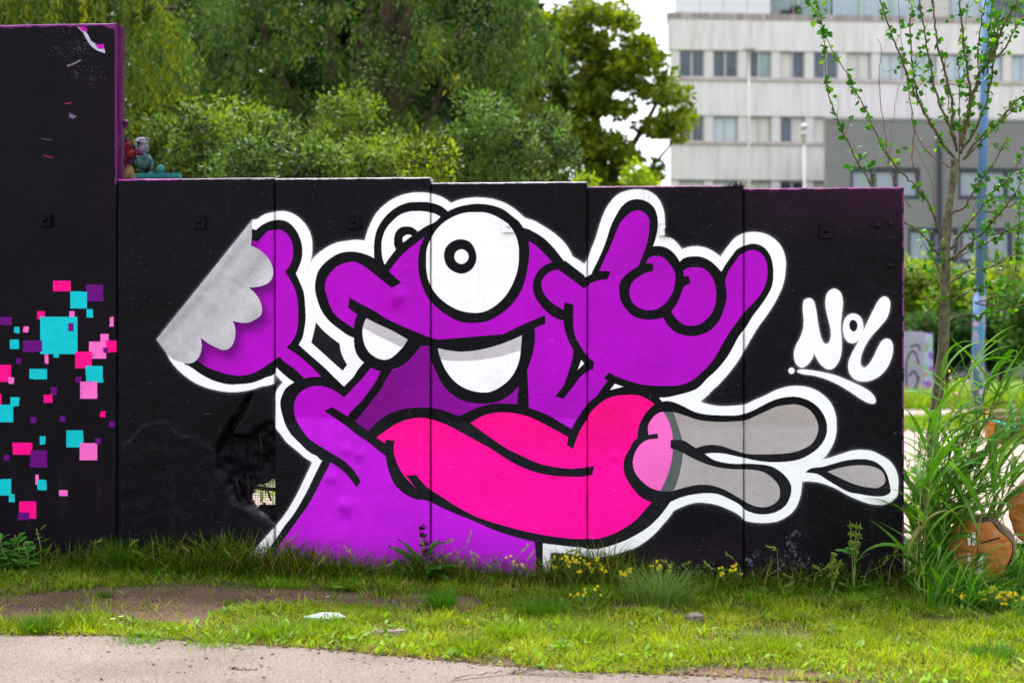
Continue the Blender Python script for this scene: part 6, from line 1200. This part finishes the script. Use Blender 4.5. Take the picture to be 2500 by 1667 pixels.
M_FRM = mat('white_window_frame', (.36, .37, .42), .5, .3); M_ROOF = mat('roof_felt', (.12, .12, .12), .9)
DB = 68.0; org = P(1633, 833.5, DB); org[2] = 0; ang = YAW+math.atan2(1.15, 16.5)
bld = empty('office_block', tuple(org), 'pale concrete office block with bands of windows and a glazed top floor', 'building', rz=ang)
MPX = DB/FP
def s_(px): return (px-1633)*MPX
def z_(py): return EYE+(833.5-py)*MPX
SE = s_(2600)
def bx(name, s0, s1, y0, y1, z0, z1, m, parent=bld, bev=0):
    b = MB(); b.box(((s0+s1)/2, (y0+y1)/2, (z0+z1)/2), ((s1-s0)/2, (y1-y0)/2, (z1-z0)/2), bev=bev); return b.obj(name, m, parent)
def prism(name, fp, z0, z1, m, parent=bld):
    b = MB(); n = len(fp); b.add([(x, y, z0) for x, y in fp]+[(x, y, z1) for x, y in fp], [tuple(range(n-1, -1, -1)), tuple(range(n, 2*n))]+[(k, (k+1) % n, n+(k+1) % n, n+k) for k in range(n)]); return b.obj(name, m, parent)
prism('core', [(.15, .45), (SE-.1, .45), (SE-.1, 13), (3.2, 13)], 0, z_(42), M_CON); prism('roof', [(.05, .445), (SE-.05, .445), (SE-.05, 13), (3.0, 13)], z_(42)+.002, z_(42)+.12, M_ROOF)
bands = [(38, 121), (196, 281), (352, 438), (510, 595), (668, 752)]
for k, (a, c) in enumerate(bands):
    s0 = -.0 if k == 0 else .12
    bx('wall_band', s0, SE, 0, .44, z_(c), z_(a), M_CON)
    if k == 0: bx('stained_coping', s0-.02, SE+.02, -.03, .47, z_(a)-.16, z_(a)+.14, M_STAIN)
    else: bx('sill', s0, SE, -.09, .43, z_(a)+.002, z_(a)+.15, M_SILL)
for a in range(9):                 # rain streaks hang in their own strips under the coping
    pass
rowsW = [(121, 188), (281, 346), (440, 505), (597, 662)]
cur = {0: [0, 0, 2, 2, 0, 2, 1, 1, 1, 1], 1: [0, 1, 2, 2, 2, 0, 0, 0, 0, 0]}
pit = 83.4*MPX; w0 = s_(1660); ww = 61*MPX
for ri, (a, c) in enumerate(rowsW):
    zt, zb = z_(a)-.002, z_(c-2)-.02
    for k in range(11):
        sw = w0+k*pit
        if ri > 0 and sw > s_(2030): break
        if sw+ww > SE: break
        bx('pier', sw-(pit-ww)+.01 if k else .12, sw-.01, .06, .44, zb, zt, M_CREAM)
        f = MB(); cx = sw+ww/2; cz = (zt+zb)/2; hz = (zt-zb)/2
        for (x_, z__, hx, hh) in [(cx, zt-.03, ww/2, .03), (cx, zb+.03, ww/2, .03), (sw+.03, cz, .03, hz-.06), (sw+ww-.03, cz, .03, hz-.06), (cx, cz, .045, hz-.06)]: f.box((x_, .22, z__), (hx, .05, hh))
        fo = f.obj('window', M_FRM, bld)
        kind = (cur.get(ri, [2, 1, 2, 0, 2, 1, 2, 0, 1, 2])+[1, 1])[k]
        for j, sx in enumerate((sw+ww*.27, sw+ww*.73)):
            kk = kind if not (kind == 2 and random.random() < .3) else 0
            if ri == 0 and k == 2: kk = 0 if j == 0 else 3
            if ri == 0 and k == 3: kk = 2 if j == 0 else 0
            if ri == 1 and k == 3: kk = 0 if j == 0 else 2
            bx('pane', sx-ww*.205, sx+ww*.205, .24, .26, zb+.06, zt-.06, M_GL[kk], fo).parent = fo
    sl_ = w0+(11 if ri == 0 else 5)*pit-(pit-ww)
    bx('pier', sl_+.01, (SE if ri == 0 else sl_+.5), .06, .44, zb, zt, M_CREAM)
# set-back top floor
zt0 = z_(38)+.14; M_PW = mat('white_render', (.66, .66, .70), .7); M_MINT = mat('mint_frame', (.38, .55, .45), .5); M_RAIL = mat('steel_rail', (.3, .3, .33), .5, .5)
ph = [prism('penthouse_wall', [(.6, 1.6), (s_(1905), 1.6), (s_(1905), 12), (3.4, 12)], zt0, zt0+3, M_PW)]
prism('penthouse_roof', [(.4, 1.2), (SE, 1.2), (SE, 12.5), (3.3, 12.5)], zt0+3.002, zt0+3.3, M_PW); bx('penthouse_core', s_(1906), SE-.4, 2.2, 12, zt0, zt0+3, M_GL[0])
for k, (a, c, gi) in enumerate([(1908, 1975, 3), (1980, 2055, 3), (2066, 2135, 1), (2140, 2215, 1), (2222, 2290, 1), (2296, 2370, 2), (2376, 2450, 1)]):
    bx('glass_panel', s_(a), s_(c), 1.75, 1.8, zt0+.02, zt0+2.98, M_GL[gi]); bx('mint_post', s_(c)+.01, s_(c)+.08, 1.65, 1.85, zt0, zt0+3, M_MINT if k < 4 else M_FRM)
b = MB()
for k in range(15): b.tube([(.4+k*1.15, .3, zt0), (.4+k*1.15, .3, zt0+1.0)], .018, 5)
b.tube([(.3, .3, zt0+1.0), (SE-.3, .3, zt0+1.0)], .022, 5); b.tube([(.3, .3, zt0+.5), (SE-.3, .3, zt0+.5)], .012, 5); b.obj('railing', M_RAIL, bld)
bx('planter', s_(1922), s_(1972), .6, 1.0, zt0, zt0+.35, mat('black_planter', (.015, .015, .02), .5)); b = MB(); b.ball((s_(1958), .8, zt0+.5), .25, 8, 6, (1.2, 1, .7), .4); b.obj('planter_shrub', mat('shrub_green', (.04, .07, .03), .8), bld)
b = MB(); b.tube([(-.28, .1, z_(0)), (-.28, .1, z_(72)), (-.12, .1, z_(78))], .05, 6); b.tube([(-.08, .1, z_(-30)), (-.08, .1, z_(60))], .03, 6); b.obj('antenna_pipe', M_FRM, bld)
# grey annex
DA = 60.0; og = P(2017, 833.5, DA); og[2] = 0; anx = empty('grey_annex', tuple(og), 'flat grey annex with dark framed windows in front of the office block', 'building', rz=YAW+.05); MA = DA/FP
M_GREY = mat('grey_cladding', (.155, .15, .165), .7, .25, vcol=[(.175, .17, .185)], vscale=.6); M_DF = mat('dark_blue_frame', (.012, .02, .04), .4, .4); M_AG = mat('annex_glass', (.17, .20, .28), .15, .6, vcol=[(.22, .25, .33)], vscale=.8)
def sa(px): return (px-2017)*MA
def za(py): return EYE+(833.5-py)*MA
AE = sa(2680)
prism('wall', [(0, .3), (AE, .3), (AE, 5), (1.6, 5)], 0, za(292), M_GREY, anx)
prev = 292
for a, c in [(292, 408), (486, 555), (642, 840)]: bx('cladding_band', -.01, AE, 0, .28, za(c), za(a), M_GREY, anx)
prism('coping', [(-.04, -.05), (AE, -.05), (AE, 5.05), (1.6, 5.05)], za(292)+.002, za(286), M_RAIL, anx)
for (a, c), wins in (((408, 486), [(2077, 2250, 3), (2345, 2530, 3), (2580, 2660, 2)]), ((555, 642), [(2220, 2345, 2), (2350, 2480, 2), (2490, 2640, 3), (2060, 2190, 3)])):
    edges = sorted(wins); x0_ = 2016
    for (l, r, n_) in edges:
        bx('cladding_panel', sa(x0_)+.002, sa(l)-.002, .01, .28, za(c)+.002, za(a)-.002, M_GREY, anx); x0_ = r
        f = MB(); w_ = sa(r)-sa(l); hz = (za(a)-za(c))/2; cz = (za(a)+za(c))/2
        for z__ in (za(a)-.09, za(c)+.09): f.box(((sa(l)+sa(r))/2, .12, z__), (w_/2, .08, .085))
        for j in range(n_+1): f.box((sa(l)+.06+(w_-.12)*j/n_, .12, cz), (.06, .08, hz-.18))
        fo = f.obj('window', M_DF, anx)
        for j in range(n_): q = w_/n_; bx('pane', sa(l)+q*j+.09, sa(l)+q*(j+1)-.09, .16, .18, za(c)+.18, za(a)-.18, M_AG, anx).parent = fo
    bx('cladding_panel', sa(x0_)+.002, AE-.002, .01, .28, za(c)+.002, za(a)-.002, M_GREY, anx)
b = MB(); b.tube([(sa(2297), -.12, za(338)), (sa(2297), -.12, za(700))], .085, 8); b.obj('drainpipe', M_DF, anx)
# lamp posts
M_GALV = mat('galvanised_post', (.40, .38, .38), .5, .3); M_WH = mat('white_lamp_housing', (.42, .42, .44), .4, .4)
d = 45; c = at_depth(1829, d); k = d/FP; lp = empty('street_lamp', c, 'slim pale lamp post with a flat lamp head before the office block', 'street lamp'); b = MB(); H_ = EYE+(833.5-124)*k-c[2]; b.tube([(0, 0, 0), (0, 0, H_)], [.045, .035], 10); b.obj('post', M_GALV, lp, True); b = MB(); b.box((0, 0, H_+.05), (.20, .12, .05), bev=.03); b.obj('lamp_head', M_WH, lp)
c = at_depth(1964, d); lp = empty('camera_mast', c, 'white mast with a double domed head lower than the street lamp', 'mast'); H_ = EYE+(833.5-345)*k-c[2]; b = MB(); b.tube([(0, 0, 0), (0, 0, H_)], [.055, .045], 10); b.obj('post', M_WH, lp, True); b = MB(); b.ball((0, 0, EYE+(833.5-310)*k-c[2]), .13, 12, 8, (1, 1, .8)); b.tube([(0, 0, H_-.1), (0, 0, H_+.45)], .05, 8); b.ball((-.02, 0, EYE+(833.5-328)*k-c[2]), .12, 12, 8, (1, 1, .9)); b.obj('dome_head', M_WH, lp, True)
# low hills of far trees to close the horizon
n = 0; b = MB(); 
for k in range(90):
    a = -1.5+3*k/89; R_ = 260; x = CAM[0]+R_*math.sin(a); y = CAM[1]+R_*math.cos(a); b.ball((x, y, 2), random.uniform(6, 10), 8, 6, (1.3, .8, .55), .3)
tag(b.obj('distant_woods', mat('distant_green', (.04, .07, .025), .95, vcol=[(.07, .11, .03)], vscale=.3)), 'low belt of distant trees on the horizon', 'trees', kind='stuff')
for o in list(COL.objects):
    if o.type == 'MESH' and o.parent is None and 'kind' not in o and 'category' not in o: print('untagged', o.name)
